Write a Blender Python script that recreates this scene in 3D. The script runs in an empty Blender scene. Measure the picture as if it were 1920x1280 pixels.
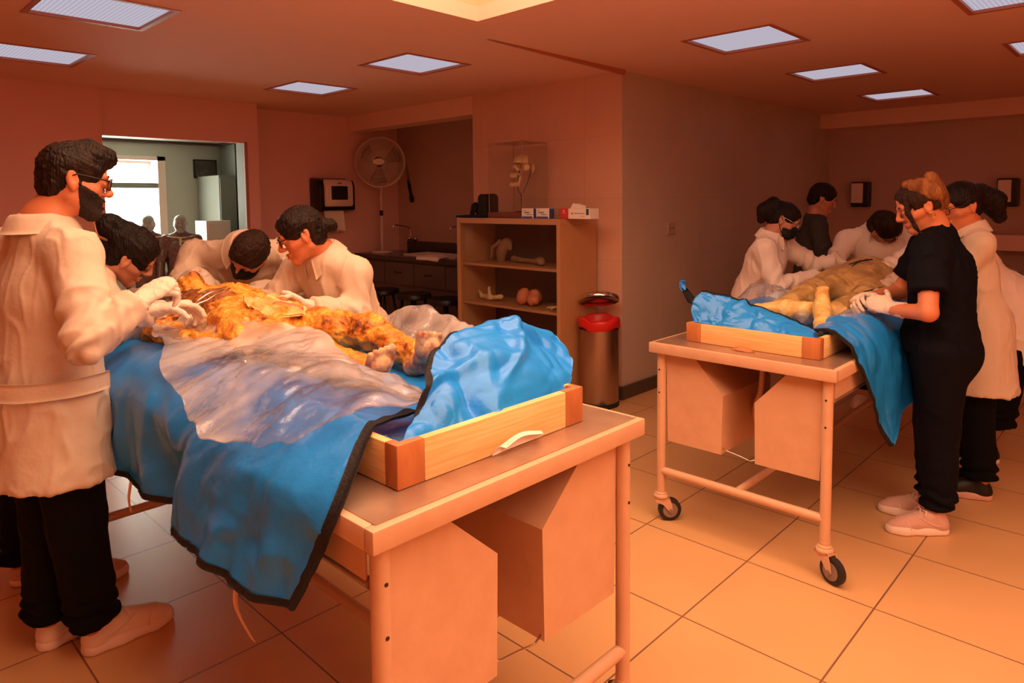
import bpy, bmesh, math, random
import numpy as np
from mathutils import Vector, Matrix
random.seed(7)
SC = bpy.context.scene
COL = SC.collection
PI = math.pi

# ------------------------------------------------------------------ camera
cd = bpy.data.cameras.new('camera')
cd.sensor_width = 36.0; cd.sensor_fit = 'HORIZONTAL'
cd.lens = 24.14; cd.shift_y = -0.0896
cd.clip_start = 0.05; cd.clip_end = 60
cam = bpy.data.objects.new('camera', cd); COL.objects.link(cam)
_y, _p, _r = math.radians(43.985), math.radians(4.029), math.radians(-0.5733)
_fw = Vector((math.cos(_y)*math.cos(_p), math.sin(_y)*math.cos(_p), -math.sin(_p)))
_rt = Vector((math.sin(_y), -math.cos(_y), 0)); _up = _rt.cross(_fw)
_rt, _up = math.cos(_r)*_rt+math.sin(_r)*_up, -math.sin(_r)*_rt+math.cos(_r)*_up
_m = Matrix((_rt, _up, -_fw)).transposed().to_4x4(); _m.translation = (0, 0, 1.55)
cam.matrix_world = _m
SC.camera = cam
SC.cycles.transparent_max_bounces = 24

# ------------------------------------------------------------------ world, exposure, big lights
w = bpy.data.worlds.new('world'); SC.world = w; w.use_nodes = True
w.node_tree.nodes['Background'].inputs[0].default_value = (1.0, 1.0, 0.98, 1)
w.node_tree.nodes['Background'].inputs[1].default_value = 1.5
SC.view_settings.view_transform = 'Standard'; SC.view_settings.look = 'None'
SC.view_settings.gamma = 1; SC.view_settings.use_curve_mapping = False
SC.view_settings.exposure = 0.2
SKY_COL = (1.0, 0.60, 0.36); SKY_STR = 5.0
PANEL_COL = (0.80, 0.72, 0.86); PANEL_STR = 0.55
def area(name, loc, size, sy, rot, col, power):
    l = bpy.data.lights.new(name, 'AREA'); l.shape = 'RECTANGLE'; l.size = size; l.size_y = sy
    l.color = col; l.energy = power
    o = bpy.data.objects.new(name, l); COL.objects.link(o); o.location = loc; o.rotation_euler = rot
    return o
# daylight coming in through the back room's window
area('window_daylight', (2.5, 9.25, 1.6), 1.3, 1.0, (math.radians(-90), 0, 0), (1.0, 0.98, 0.92), 140)

# ------------------------------------------------------------------ materials
def lin(h):
    v = [int(h[i:i+2], 16)/255 for i in (0, 2, 4)]
    return tuple(x/12.92 if x <= .04045 else ((x+.055)/1.055)**2.4 for x in v)
MATS = {}
def mat(name, col, rough=.6, metal=0, var=None, bump=None, spec=.5, coat=0, trans=0, alpha=1, sheen=0, sss=0, stretch=None, ior=1.45):
    """principled material; var=(scale, colour2, contrast), bump=(scale, strength, detail)"""
    m = bpy.data.materials.new(name); m.use_nodes = True; MATS[name] = m
    nt = m.node_tree; N = nt.nodes; L = nt.links; b = N['Principled BSDF']
    c = lin(col) if isinstance(col, str) else col
    b.inputs['Base Color'].default_value = (*c, 1); b.inputs['Roughness'].default_value = rough
    b.inputs['Metallic'].default_value = metal; b.inputs['Specular IOR Level'].default_value = spec
    b.inputs['Coat Weight'].default_value = coat; b.inputs['Transmission Weight'].default_value = trans
    b.inputs['Alpha'].default_value = alpha; b.inputs['IOR'].default_value = ior
    b.inputs['Sheen Weight'].default_value = sheen
    if sss: b.inputs['Subsurface Weight'].default_value = sss; b.inputs['Subsurface Radius'].default_value = (.02, .008, .004)
    tc = N.new('ShaderNodeTexCoord'); mp = N.new('ShaderNodeMapping'); L.new(tc.outputs['Object'], mp.inputs[0])
    if stretch: mp.inputs['Scale'].default_value = stretch
    if var:
        n = N.new('ShaderNodeTexNoise'); n.inputs['Scale'].default_value = var[0]; n.inputs['Detail'].default_value = 6
        L.new(mp.outputs[0], n.inputs['Vector'])
        r = N.new('ShaderNodeValToRGB'); k = var[2] if len(var) > 2 else .25
        r.color_ramp.elements[0].position = .5-k; r.color_ramp.elements[1].position = .5+k
        r.color_ramp.elements[0].color = (*c, 1)
        c2 = lin(var[1]) if isinstance(var[1], str) else var[1]
        r.color_ramp.elements[1].color = (*c2, 1)
        L.new(n.outputs[0], r.inputs[0]); L.new(r.outputs[0], b.inputs['Base Color'])
    if bump:
        n = N.new('ShaderNodeTexNoise'); n.inputs['Scale'].default_value = bump[0]
        n.inputs['Detail'].default_value = bump[2] if len(bump) > 2 else 5
        L.new(mp.outputs[0], n.inputs['Vector'])
        bu = N.new('ShaderNodeBump'); bu.inputs['Strength'].default_value = bump[1]; bu.inputs['Distance'].default_value = .02
        L.new(n.outputs[0], bu.inputs['Height']); L.new(bu.outputs[0], b.inputs['Normal'])
    return m
def emit(name, col, s):
    m = bpy.data.materials.new(name); m.use_nodes = True; MATS[name] = m
    nt = m.node_tree; nt.nodes.remove(nt.nodes['Principled BSDF'])
    e = nt.nodes.new('ShaderNodeEmission'); e.inputs[0].default_value = (*col, 1); e.inputs[1].default_value = s
    nt.links.new(e.outputs[0], nt.nodes['Material Output'].inputs[0]); return m
def tiled(name, col, grout, size, gap, off, rough, var, axes='XY', shift=(0, 0), bump=.3):
    """tiles laid by a brick texture in world metres"""
    m = mat(name, col, rough); nt = m.node_tree; N = nt.nodes; L = nt.links; b = N['Principled BSDF']
    tc = N.new('ShaderNodeTexCoord'); sp = N.new('ShaderNodeSeparateXYZ'); cb = N.new('ShaderNodeCombineXYZ')
    L.new(tc.outputs['Object'], sp.inputs[0])
    for i, a in enumerate(axes):
        ad = N.new('ShaderNodeMath'); ad.operation = 'ADD'; ad.inputs[1].default_value = shift[i]
        L.new(sp.outputs[a], ad.inputs[0]); L.new(ad.outputs[0], cb.inputs[i])
    br = N.new('ShaderNodeTexBrick'); br.offset = off; br.squash = 1; br.inputs['Scale'].default_value = 1
    br.inputs['Brick Width'].default_value = size[0]; br.inputs['Row Height'].default_value = size[1]
    br.inputs['Mortar Size'].default_value = gap; br.inputs['Mortar Smooth'].default_value = .2
    c = lin(col); c2 = lin(var)
    br.inputs['Color1'].default_value = (*c, 1); br.inputs['Color2'].default_value = (*c2, 1); br.inputs['Mortar'].default_value = (*lin(grout), 1)
    L.new(cb.outputs[0], br.inputs['Vector'])
    no = N.new('ShaderNodeTexNoise'); no.inputs['Scale'].default_value = 2.2; no.inputs['Detail'].default_value = 8
    L.new(tc.outputs['Object'], no.inputs['Vector'])
    mx = N.new('ShaderNodeMix'); mx.data_type = 'RGBA'; mx.blend_type = 'MULTIPLY'; mx.inputs[0].default_value = .22
    L.new(br.outputs['Color'], mx.inputs[6]); L.new(no.outputs[0], mx.inputs[7]); L.new(mx.outputs[2], b.inputs['Base Color'])
    bu = N.new('ShaderNodeBump'); bu.inputs['Strength'].default_value = bump; bu.inputs['Distance'].default_value = .004; bu.invert = True
    L.new(br.outputs['Fac'], bu.inputs['Height']); L.new(bu.outputs[0], b.inputs['Normal'])
    return m

# ------------------------------------------------------------------ object helpers
ORG = {}
def tag(o, label, cat, group=None, kind=None):
    o['label'] = label; o['category'] = cat
    if group: o['group'] = group
    if kind: o['kind'] = kind
    return o
def thing(name, label, cat, loc=(0, 0, 0), group=None):
    o = bpy.data.objects.new(name, None); COL.objects.link(o); o.empty_display_size = .1
    o.location = loc; ORG[o.name] = np.array(loc, float); return tag(o, label, cat, group)
def mesh(name, VF, m, parent=None, smooth=True, angle=None):
    V, F = VF
    V = np.asarray(V, float)
    org = ORG[parent.name] if parent else np.zeros(3)
    me = bpy.data.meshes.new(name)
    if isinstance(F, np.ndarray):
        nf = len(F); me.vertices.add(len(V)); me.vertices.foreach_set('co', (V-org).astype(np.float32).ravel())
        me.loops.add(nf*4); me.loops.foreach_set('vertex_index', F.astype(np.int32).ravel())
        me.polygons.add(nf); me.polygons.foreach_set('loop_start', np.arange(0, nf*4, 4, dtype=np.int32))
        me.update(calc_edges=True); me.validate()
    else:
        me.from_pydata([tuple(v) for v in V-org], [], F); me.update()
    if angle is not None:
        for p in me.polygons: p.use_smooth = True
        me.set_sharp_from_angle(angle=math.radians(angle))
    else:
        me.polygons.foreach_set('use_smooth', [smooth]*len(me.polygons))
    me.materials.append(MATS[m] if isinstance(m, str) else m)
    o = bpy.data.objects.new(name, me); COL.objects.link(o)
    if parent: o.parent = parent
    ORG[o.name] = org
    return o
class MB:
    """collects shapes into one mesh"""
    def __init__(s): s.V = []; s.F = []
    def add(s, V, F):
        n = len(s.V); s.V += [tuple(v) for v in V]; s.F += [tuple(int(i)+n for i in f) for f in F]; return s
    def vf(s): return np.array(s.V), s.F
    def box(s, lo, hi, b=0):
        bm = bmesh.new(); bmesh.ops.create_cube(bm, size=1)
        lo = Vector(lo); hi = Vector(hi)
        for v in bm.verts: v.co = Vector([(lo[i]+hi[i])/2+v.co[i]*(hi[i]-lo[i]) for i in range(3)])
        if b: bmesh.ops.bevel(bm, geom=bm.edges[:], offset=b, segments=2, affect='EDGES', profile=.5)
        bm.verts.index_update(); s.add([v.co[:] for v in bm.verts], [[v.index for v in f.verts] for f in bm.faces]); bm.free(); return s
    def prism(s, poly, lo, hi, axis, b=0):
        """extrude a 2D outline along an axis"""
        n = len(poly); o = {'X': lambda a, q: (q, a[0], a[1]), 'Y': lambda a, q: (a[0], q, a[1]), 'Z': lambda a, q: (a[0], a[1], q)}[axis]
        V = [o(a, lo) for a in poly]+[o(a, hi) for a in poly]
        F = [list(range(n))[::-1], list(range(n, 2*n))]+[[i, (i+1) % n, n+(i+1) % n, n+i] for i in range(n)]
        bm = bmesh.new(); vs = [bm.verts.new(v) for v in V]
        for f in F: bm.faces.new([vs[i] for i in f])
        bmesh.ops.recalc_face_normals(bm, faces=bm.faces[:])
        if b: bmesh.ops.bevel(bm, geom=bm.edges[:], offset=b, segments=2, affect='EDGES', profile=.5)
        bm.verts.index_update(); s.add([v.co[:] for v in bm.verts], [[v.index for v in f.verts] for f in bm.faces]); bm.free(); return s
    def tube(s, pts, r, n=10, closed=False, cap=True):
        P = [np.array(p, float) for p in pts]; m = len(P); rr = r if hasattr(r, '__len__') else [r]*m
        V = []; nrm = None
        for i in range(m):
            a = P[(i-1) % m] if (i > 0 or closed) else P[i]; c = P[(i+1) % m] if (i < m-1 or closed) else P[i]
            t = (c-a)/(np.linalg.norm(c-a)+1e-12)
            if nrm is None: nrm = np.array([0, 0, 1.]) if abs(t[2]) < .9 else np.array([1., 0, 0])
            nrm = nrm-t*(nrm@t); nrm /= np.linalg.norm(nrm)+1e-12; bn = np.cross(t, nrm)
            V += [P[i]+rr[i]*(math.cos(2*PI*k/n)*nrm+math.sin(2*PI*k/n)*bn) for k in range(n)]
        F = []
        for i in range(m if closed else m-1):
            j = (i+1) % m
            F += [[i*n+k, i*n+(k+1) % n, j*n+(k+1) % n, j*n+k] for k in range(n)]
        if cap and not closed: F += [list(range(n))[::-1], [(m-1)*n+k for k in range(n)]]
        return s.add(V, F)
    def lathe(s, prof, c=(0, 0, 0), n=32, axis='Z', cap=True):
        V = []; F = []; m = len(prof)
        for r, z in prof:
            for k in range(n):
                a = 2*PI*k/n; q = (r*math.cos(a), r*math.sin(a), z)
                if axis == 'X': q = (q[2], q[0], q[1])
                if axis == 'Y': q = (q[0], q[2], q[1])
                V.append((c[0]+q[0], c[1]+q[1], c[2]+q[2]))
        for i in range(m-1): F += [[i*n+k, i*n+(k+1) % n, (i+1)*n+(k+1) % n, (i+1)*n+k] for k in range(n)]
        if cap: F += [list(range(n))[::-1], [(m-1)*n+k for k in range(n)]]
        return s.add(V, F)
def struct(name, vf, m, parent=None, **k):
    o = mesh(name, vf, m, parent, **k)
    if not parent: o['kind'] = 'structure'
    return o
def bx(lo, hi, b=0): return MB().box(lo, hi, b).vf()
def copy_tree(o, loc, label=None):
    c = o.copy(); COL.objects.link(c); c.location = loc
    if label: c['label'] = label
    for ch in o.children:
        d = ch.copy(); COL.objects.link(d); d.parent = c
        for g in ch.children:
            e = g.copy(); COL.objects.link(e); e.parent = d
    return c

# ------------------------------------------------------------------ noise
def _h(i, j, k):
    n = (i*374761393+j*668265263+k*2147483647*7) & 0xffffffff
    n = ((n ^ (n >> 13))*1274126177) & 0xffffffff
    n = ((n ^ (n >> 15))*2246822519) & 0xffffffff
    return ((n ^ (n >> 16)) & 0xffff)/32767.5-1
def vn(P, seed=0):
    P = np.asarray(P, float)+seed*17.31; i = np.floor(P).astype(np.int64); f = P-i; u = f*f*(3-2*f)
    r = 0
    for a in (0, 1):
        for b in (0, 1):
            for c in (0, 1):
                wt = (u[:, 0] if a else 1-u[:, 0])*(u[:, 1] if b else 1-u[:, 1])*(u[:, 2] if c else 1-u[:, 2])
                r = r+wt*_h(i[:, 0]+a, i[:, 1]+b, i[:, 2]+c)
    return r
def fbm(P, o=3, seed=0): return sum(vn(np.asarray(P)*2**q, seed+q)*.5**q for q in range(o))
def ridge(P, o=2, seed=0): return sum((1-2*np.abs(vn(np.asarray(P)*2**q, seed+q)))*.5**q for q in range(o))
def normals(V, F):
    a, b, c, d = (V[F[:, i]] for i in range(4)); n = np.cross(c-a, d-b); o = np.zeros_like(V)
    for i in range(4):
        for x in range(3): o[:, x] += np.bincount(F[:, i], n[:, x], len(V))
    return o/(np.linalg.norm(o, axis=1)[:, None]+1e-12)
def disp(VF, fn):
    V, F = VF
    return V+normals(V, F)*np.asarray(fn(V))[:, None], F

# ------------------------------------------------------------------ implicit surfaces, meshed by surface nets
def A(*p): return np.array(p, float)
def unit(v): v = np.array(v, float); return v/(np.linalg.norm(v)+1e-12)
class SDF:
    def __init__(s, ax):
        s.ax = [np.asarray(a, float) for a in ax]; s.f = np.full([len(a) for a in ax], .05, np.float32)
    @classmethod
    def grid(c, lo, hi, r): return c([np.arange(lo[i], hi[i]+r, r) for i in range(3)])
    def _sl(s, lo, hi, m):
        return tuple(slice(max(0, int(np.searchsorted(s.ax[i], lo[i]-m))-1), int(np.searchsorted(s.ax[i], hi[i]+m))+1) for i in range(3))
    def _pts(s, sl): return (s.ax[0][sl[0]][:, None, None], s.ax[1][sl[1]][None, :, None], s.ax[2][sl[2]][None, None, :])
    def put(s, fn, lo, hi, k=.01, sub=False):
        sl = s._sl(lo, hi, k+.025)
        if any(q.start >= q.stop for q in sl): return s
        d = fn(*s._pts(sl)).astype(np.float32); f = s.f[sl]
        if sub:
            d = -d; h = np.clip(.5-.5*(d-f)/k, 0, 1); s.f[sl] = d*(1-h)+f*h+k*h*(1-h)
        else:
            h = np.clip(.5+.5*(f-d)/k, 0, 1); s.f[sl] = f*(1-h)+d*h-k*h*(1-h)
        return s
    def cap(s, a, b, ra, rb=None, k=.01, flat=None, sub=False, ends=None):
        a = np.array(a, float); b = np.array(b, float); rb = ra if rb is None else rb; ba = b-a; l2 = ba@ba+1e-12; l = math.sqrt(l2)
        if flat is not None:
            fx = np.array(flat[0], float); fx = unit(fx-ba*(fx@ba)/l2); fs = flat[1]
        def fn(X, Y, Z):
            px, py, pz = X-a[0], Y-a[1], Z-a[2]
            tt = (px*ba[0]+py*ba[1]+pz*ba[2])/l2; t = np.clip(tt, 0, 1)
            qx, qy, qz = px-t*ba[0], py-t*ba[1], pz-t*ba[2]
            if flat is not None:
                e = (qx*fx[0]+qy*fx[1]+qz*fx[2])*(fs-1); qx = qx+e*fx[0]; qy = qy+e*fx[1]; qz = qz+e*fx[2]
            d = np.sqrt(qx*qx+qy*qy+qz*qz)-(ra+t*(rb-ra))
            if ends and ends[0]: d = np.maximum(d, -tt*l)
            if ends and ends[1]: d = np.maximum(d, (tt-1)*l)
            return d
        R = max(ra, rb)
        return s.put(fn, np.minimum(a, b)-R, np.maximum(a, b)+R, k, sub)
    def chain(s, P, R, **kw):
        for i in range(len(P)-1): s.cap(P[i], P[i+1], R[i], R[i+1], **kw)
        return s
    def ell(s, c, fr, rad, k=.01, sub=False):
        c = np.array(c, float); M = np.array(fr, float); r = rad
        def fn(X, Y, Z):
            p = [X-c[0], Y-c[1], Z-c[2]]
            q = [p[0]*M[i, 0]+p[1]*M[i, 1]+p[2]*M[i, 2] for i in range(3)]
            k0 = np.sqrt(sum((q[i]/r[i])**2 for i in range(3))); k1 = np.sqrt(sum((q[i]/r[i]**2)**2 for i in range(3)))+1e-9
            return k0*(k0-1)/k1
        R = max(rad); return s.put(fn, c-R, c+R, k, sub)
    def box(s, c, fr, half, r=.005, k=.005, sub=False):
        c = np.array(c, float); M = np.array(fr, float)
        def fn(X, Y, Z):
            p = [X-c[0], Y-c[1], Z-c[2]]
            q = [np.abs(p[0]*M[i, 0]+p[1]*M[i, 1]+p[2]*M[i, 2])-half[i]+r for i in range(3)]
            return np.sqrt(sum(np.maximum(v, 0)**2 for v in q))+np.minimum(np.maximum(np.maximum(q[0], q[1]), q[2]), 0)-r
        R = float(np.linalg.norm(half)); return s.put(fn, c-R, c+R, k, sub)
    def cut(s, p, n, lo=None, hi=None):
        """remove everything on the side the normal points to"""
        p = np.array(p, float); n = unit(n)
        sl = s._sl(lo, hi, 0) if lo is not None else tuple(slice(0, None) for _ in range(3))
        X, Y, Z = s._pts(sl); d = (X-p[0])*n[0]+(Y-p[1])*n[1]+(Z-p[2])*n[2]
        s.f[sl] = np.maximum(s.f[sl], np.minimum(d, .05)); return s
    def mesh(s):
        f = s.f; ax = s.ax; sg = f < 0
        ii = np.argwhere(sg)
        if len(ii) == 0: return np.zeros((0, 3)), np.zeros((0, 4), int)
        lo = np.maximum(ii.min(0)-2, 0); hi = ii.max(0)+3
        f = f[lo[0]:hi[0], lo[1]:hi[1], lo[2]:hi[2]]; ax = [ax[i][lo[i]:hi[i]] for i in range(3)]
        f = np.pad(f, 1, constant_values=.05)
        ax = [np.concatenate([[2*a[0]-a[1]], a, [2*a[-1]-a[-2]]]) for a in ax]; sg = f < 0
        n = [v-1 for v in f.shape]
        cn = np.zeros(n, np.int8)
        co = [(a, b, c) for a in (0, 1) for b in (0, 1) for c in (0, 1)]
        for a, b, c in co: cn += sg[a:a+n[0], b:b+n[1], c:c+n[2]]
        I, J, K = np.nonzero((cn > 0) & (cn < 8)); idx = np.full(n, -1, np.int64); idx[I, J, K] = np.arange(len(I))
        acc = np.zeros((len(I), 3)); cnt = np.zeros(len(I)); IJK = (I, J, K)
        for a in co:
            for d in range(3):
                if a[d]: continue
                b = list(a); b[d] = 1
                va = f[I+a[0], J+a[1], K+a[2]].astype(float); vb = f[I+b[0], J+b[1], K+b[2]].astype(float)
                cr = (va < 0) != (vb < 0); t = np.where(cr, va/(va-vb+1e-20), 0)
                for x in range(3):
                    p0 = ax[x][IJK[x]+a[x]]
                    p = p0+t*(ax[x][IJK[x]+1]-p0) if x == d else p0
                    acc[:, x] += np.where(cr, p, 0)
                cnt += cr
        V = acc/cnt[:, None]; Q = []
        for d in range(3):
            e, g = (d+1) % 3, (d+2) % 3
            s0 = [slice(None)]*3; s1 = [slice(None)]*3; s0[d] = slice(0, -1); s1[d] = slice(1, None)
            x = np.argwhere(sg[tuple(s0)] != sg[tuple(s1)])
            ins = sg[x[:, 0], x[:, 1], x[:, 2]]
            def cell(de, dg):
                y = x.copy(); y[:, e] += de; y[:, g] += dg; return idx[y[:, 0], y[:, 1], y[:, 2]]
            q = np.stack([cell(-1, -1), cell(0, -1), cell(0, 0), cell(-1, 0)], 1); q[~ins] = q[~ins][:, ::-1]; Q.append(q)
        Q = np.concatenate(Q); Q = Q[(Q >= 0).all(1)]
        return V, Q
def relax(VF, it=2, lam=.5):
    V, F = VF
    e = np.concatenate([F[:, [0, 1]], F[:, [1, 2]], F[:, [2, 3]], F[:, [3, 0]]]); a = np.concatenate([e[:, 0], e[:, 1]]); b = np.concatenate([e[:, 1], e[:, 0]])
    c = np.bincount(a, minlength=len(V))[:, None]+1e-9
    for _ in range(it):
        m = np.stack([np.bincount(a, V[b, x], len(V)) for x in range(3)], 1)/c; V = V+lam*(m-V)
    return V, F

# ------------------------------------------------------------------ sheets from a grid of guide points
def cr(P, n):
    """Catmull-Rom resample of rows"""
    P = np.asarray(P, float); m = len(P); E = np.concatenate([[2*P[0]-P[1]], P, [2*P[-1]-P[-2]]])
    t = np.linspace(0, m-1-1e-9, n); i = t.astype(int); u = (t-i).reshape((-1,)+(1,)*(P.ndim-1))
    a, b, c, d = E[i], E[i+1], E[i+2], E[i+3]
    return .5*((2*b)+(c-a)*u+(2*a-5*b+4*c-d)*u*u+(3*b-a-3*c+d)*u**3)
def sheet(rows, nu, nv, fn=None, th=.002, smoothing=None):
    G = cr(np.asarray(rows, float), nu); G = np.swapaxes(cr(np.swapaxes(G, 0, 1), nv), 0, 1)
    V = G.reshape(-1, 3); ix = np.arange(nu*nv).reshape(nu, nv)
    F = np.stack([ix[:-1, :-1], ix[1:, :-1], ix[1:, 1:], ix[:-1, 1:]], -1).reshape(-1, 4)
    if fn is not None:
        uu, vv = np.meshgrid(np.linspace(0, 1, nu), np.linspace(0, 1, nv), indexing='ij')
        V = V+normals(V, F)*np.asarray(fn(V, uu.ravel(), vv.ravel()))[:, None]
    N = normals(V, F); n = len(V); VV = np.concatenate([V, V-N*th])
    rim = np.concatenate([ix[0, :], ix[1:, -1], ix[-1, -2::-1], ix[-2:0:-1, 0]]); r2 = np.roll(rim, -1)
    FF = np.concatenate([F, F[:, ::-1]+n, np.stack([rim, rim+n, r2+n, r2], 1)])
    return (VV, FF), V.reshape(nu, nv, 3)
# ------------------------------------------------------------------ material library
tiled('floor_tile', 'e8b07a', '8a5f48', (.537, .503), .0035, 0, .32, 'e3ab75', shift=(.485, .249))
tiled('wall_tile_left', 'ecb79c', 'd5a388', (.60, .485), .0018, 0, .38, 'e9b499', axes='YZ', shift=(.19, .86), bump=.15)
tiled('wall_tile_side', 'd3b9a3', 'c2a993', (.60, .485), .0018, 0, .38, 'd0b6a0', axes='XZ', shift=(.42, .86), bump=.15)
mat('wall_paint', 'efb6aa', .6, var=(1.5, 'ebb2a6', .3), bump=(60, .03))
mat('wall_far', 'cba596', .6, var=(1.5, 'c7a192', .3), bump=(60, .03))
mat('ceiling_paint', 'f2bda8', .8, var=(1.0, 'efbaa5', .3))
mat('beam_paint', 'f2c3ae', .7)
mat('skirting', '57433a', .5)
mat('shaft_paint', 'ddb490', .8)
mat('door_trim', 'b5796a', .5)
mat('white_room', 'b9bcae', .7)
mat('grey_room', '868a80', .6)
mat('lamp_frame', 'b86a4c', .5)
mat('fan_blade', '80605a', .4)
mat('white_plastic', 'ecd2c4', .35)
mat('black_plastic', '0d0b0c', .35)
mat('dark_glass', '23282b', .12)
mat('cream_metal', 'd9a886', .42, var=(14, 'd2a07e', .2), bump=(40, .05))
mat('steel_top', 'a5806a', .32, .55, var=(7, 'c09c84', .18), bump=(9, .12))
mat('chrome', 'd8d2cc', .12, 1)
mat('brushed', 'b9a496', .3, 1, stretch=(40, 40, .6), bump=(5, .05))
mat('hub_grey', '8d7468', .4)
mat('rubber', '2a211f', .6)
mat('pine', 'ffd398', .5, var=(5, 'eeb26c', .22), stretch=(1, 6, 22), bump=(6, .08))
mat('pine_side', 'fac88a', .5, var=(5, 'e6a763', .22), stretch=(6, 1, 22), bump=(6, .08))
mat('end_grain', 'cb7d48', .55, var=(22, 'ad6236', .2), stretch=(1, 1, .35), bump=(30, .1))
mat('cabinet_board', 'c08a5e', .45, var=(3, 'b47e54', .3))
mat('cabinet_inside_shade', '5f4a3a', .55)  # darkened back panel: shade inside the cabinet is put into the colour
mat('red_plastic', 'd3231c', .35)
mat('paper', 'f4e4d6', .8)
mat('box_blue', '4b5aa0', .5)
mat('box_red', 'd23a35', .5)
mat('ink', '3c4866', .6)
mat('bone', 'eed6a8', .5, var=(14, 'cfa873', .25), bump=(25, .2))
mat('bone_dim', 'a58064', .5, var=(14, '8a684f', .25), bump=(25, .2))
mat('muscle_model', '8a6258', .35, var=(30, '5f4038', .2), bump=(40, .2))
mat('skull_grey', 'b5aca2', .4, var=(20, '94897e', .25))
mat('wood_base', '7c3a22', .35)
mat('black_cloth', '0e0d10', .8)
mat('counter_stone', '3a332e', .2, var=(60, '4a423b', .25))
mat('counter_front', '5b4c44', .25)
mat('stool_black', '15110f', .4)
# blue body bag film
mat('tarp', (.012, .235, .80), .27, bump=(38, .12, 4), spec=.6, var=(4, (.016, .28, .88), .3))
mat('zipper', '170f10', .75, bump=(120, .3))
mat('strap', 'e7b496', .8)
# people
mat('skin', 'd98d6a', .5, sss=.12, bump=(160, .05), var=(9, 'd18461', .3))
mat('skin_warm', 'd48058', .48, sss=.12, bump=(160, .05), var=(9, 'cc7850', .3))
mat('skin_dim', 'c98a70', .5, sss=.1, var=(9, 'bf8066', .3))
mat('lip', 'b0564a', .4)
mat('eye_white', 'd8cec6', .2)
mat('iris', '1d120c', .15)
mat('hair_dark', '150b07', .42, var=(60, '2e1a10', .14), stretch=(1, 1, .14), bump=(160, .5, 3), spec=.22)
mat('hair_black', '0d0807', .42, var=(60, '241713', .14), stretch=(1, 1, .14), bump=(160, .5, 3), spec=.22)
mat('hair_brown', '24130d', .5, stretch=(1, 1, .25), bump=(160, .5, 3), spec=.22, var=(18, '3a2216', .18))
mat('hair_tawny', '6b3b1e', .4, stretch=(1, 1, .25), bump=(160, .5, 3), spec=.22, var=(22, 'a4683a', .16))
mat('beard', '2a160f', .8, bump=(220, .6))
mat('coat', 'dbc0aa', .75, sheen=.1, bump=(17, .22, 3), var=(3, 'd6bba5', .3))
mat('coat_far_lit', 'f8e6dc', .75, sheen=.1, bump=(17, .22, 3), var=(3, 'f2ded3', .3))  # same lab coat, paler: light missing at the back is put into its colour
mat('trousers', '0a090b', .85, spec=.15, bump=(200, .1))
mat('scrubs', '0c0b13', .8, spec=.15, bump=(200, .1), var=(4, '0a0910', .3))
mat('shirt_grey', '3b3a38', .8, bump=(200, .1))
mat('glove', 'ecd6c4', .55, bump=(90, .12), var=(14, 'e0c6b3', .3))
mat('mask_black', '0c0b0c', .7)
mat('mask_strap', 'c8c0bc', .6)
mat('shoe_white', 'f0d3bf', .5, bump=(60, .05))
mat('shoe_pink', 'd9a796', .6, bump=(220, .2))
mat('shoe_sole', 'f3d9c8', .5)
mat('shoe_black', '15110f', .5)
mat('frame_black', '120e10', .25)
mat('gold', 'd8a050', .2, 1)
mat('clip', '9a5a2c', .3)

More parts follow.
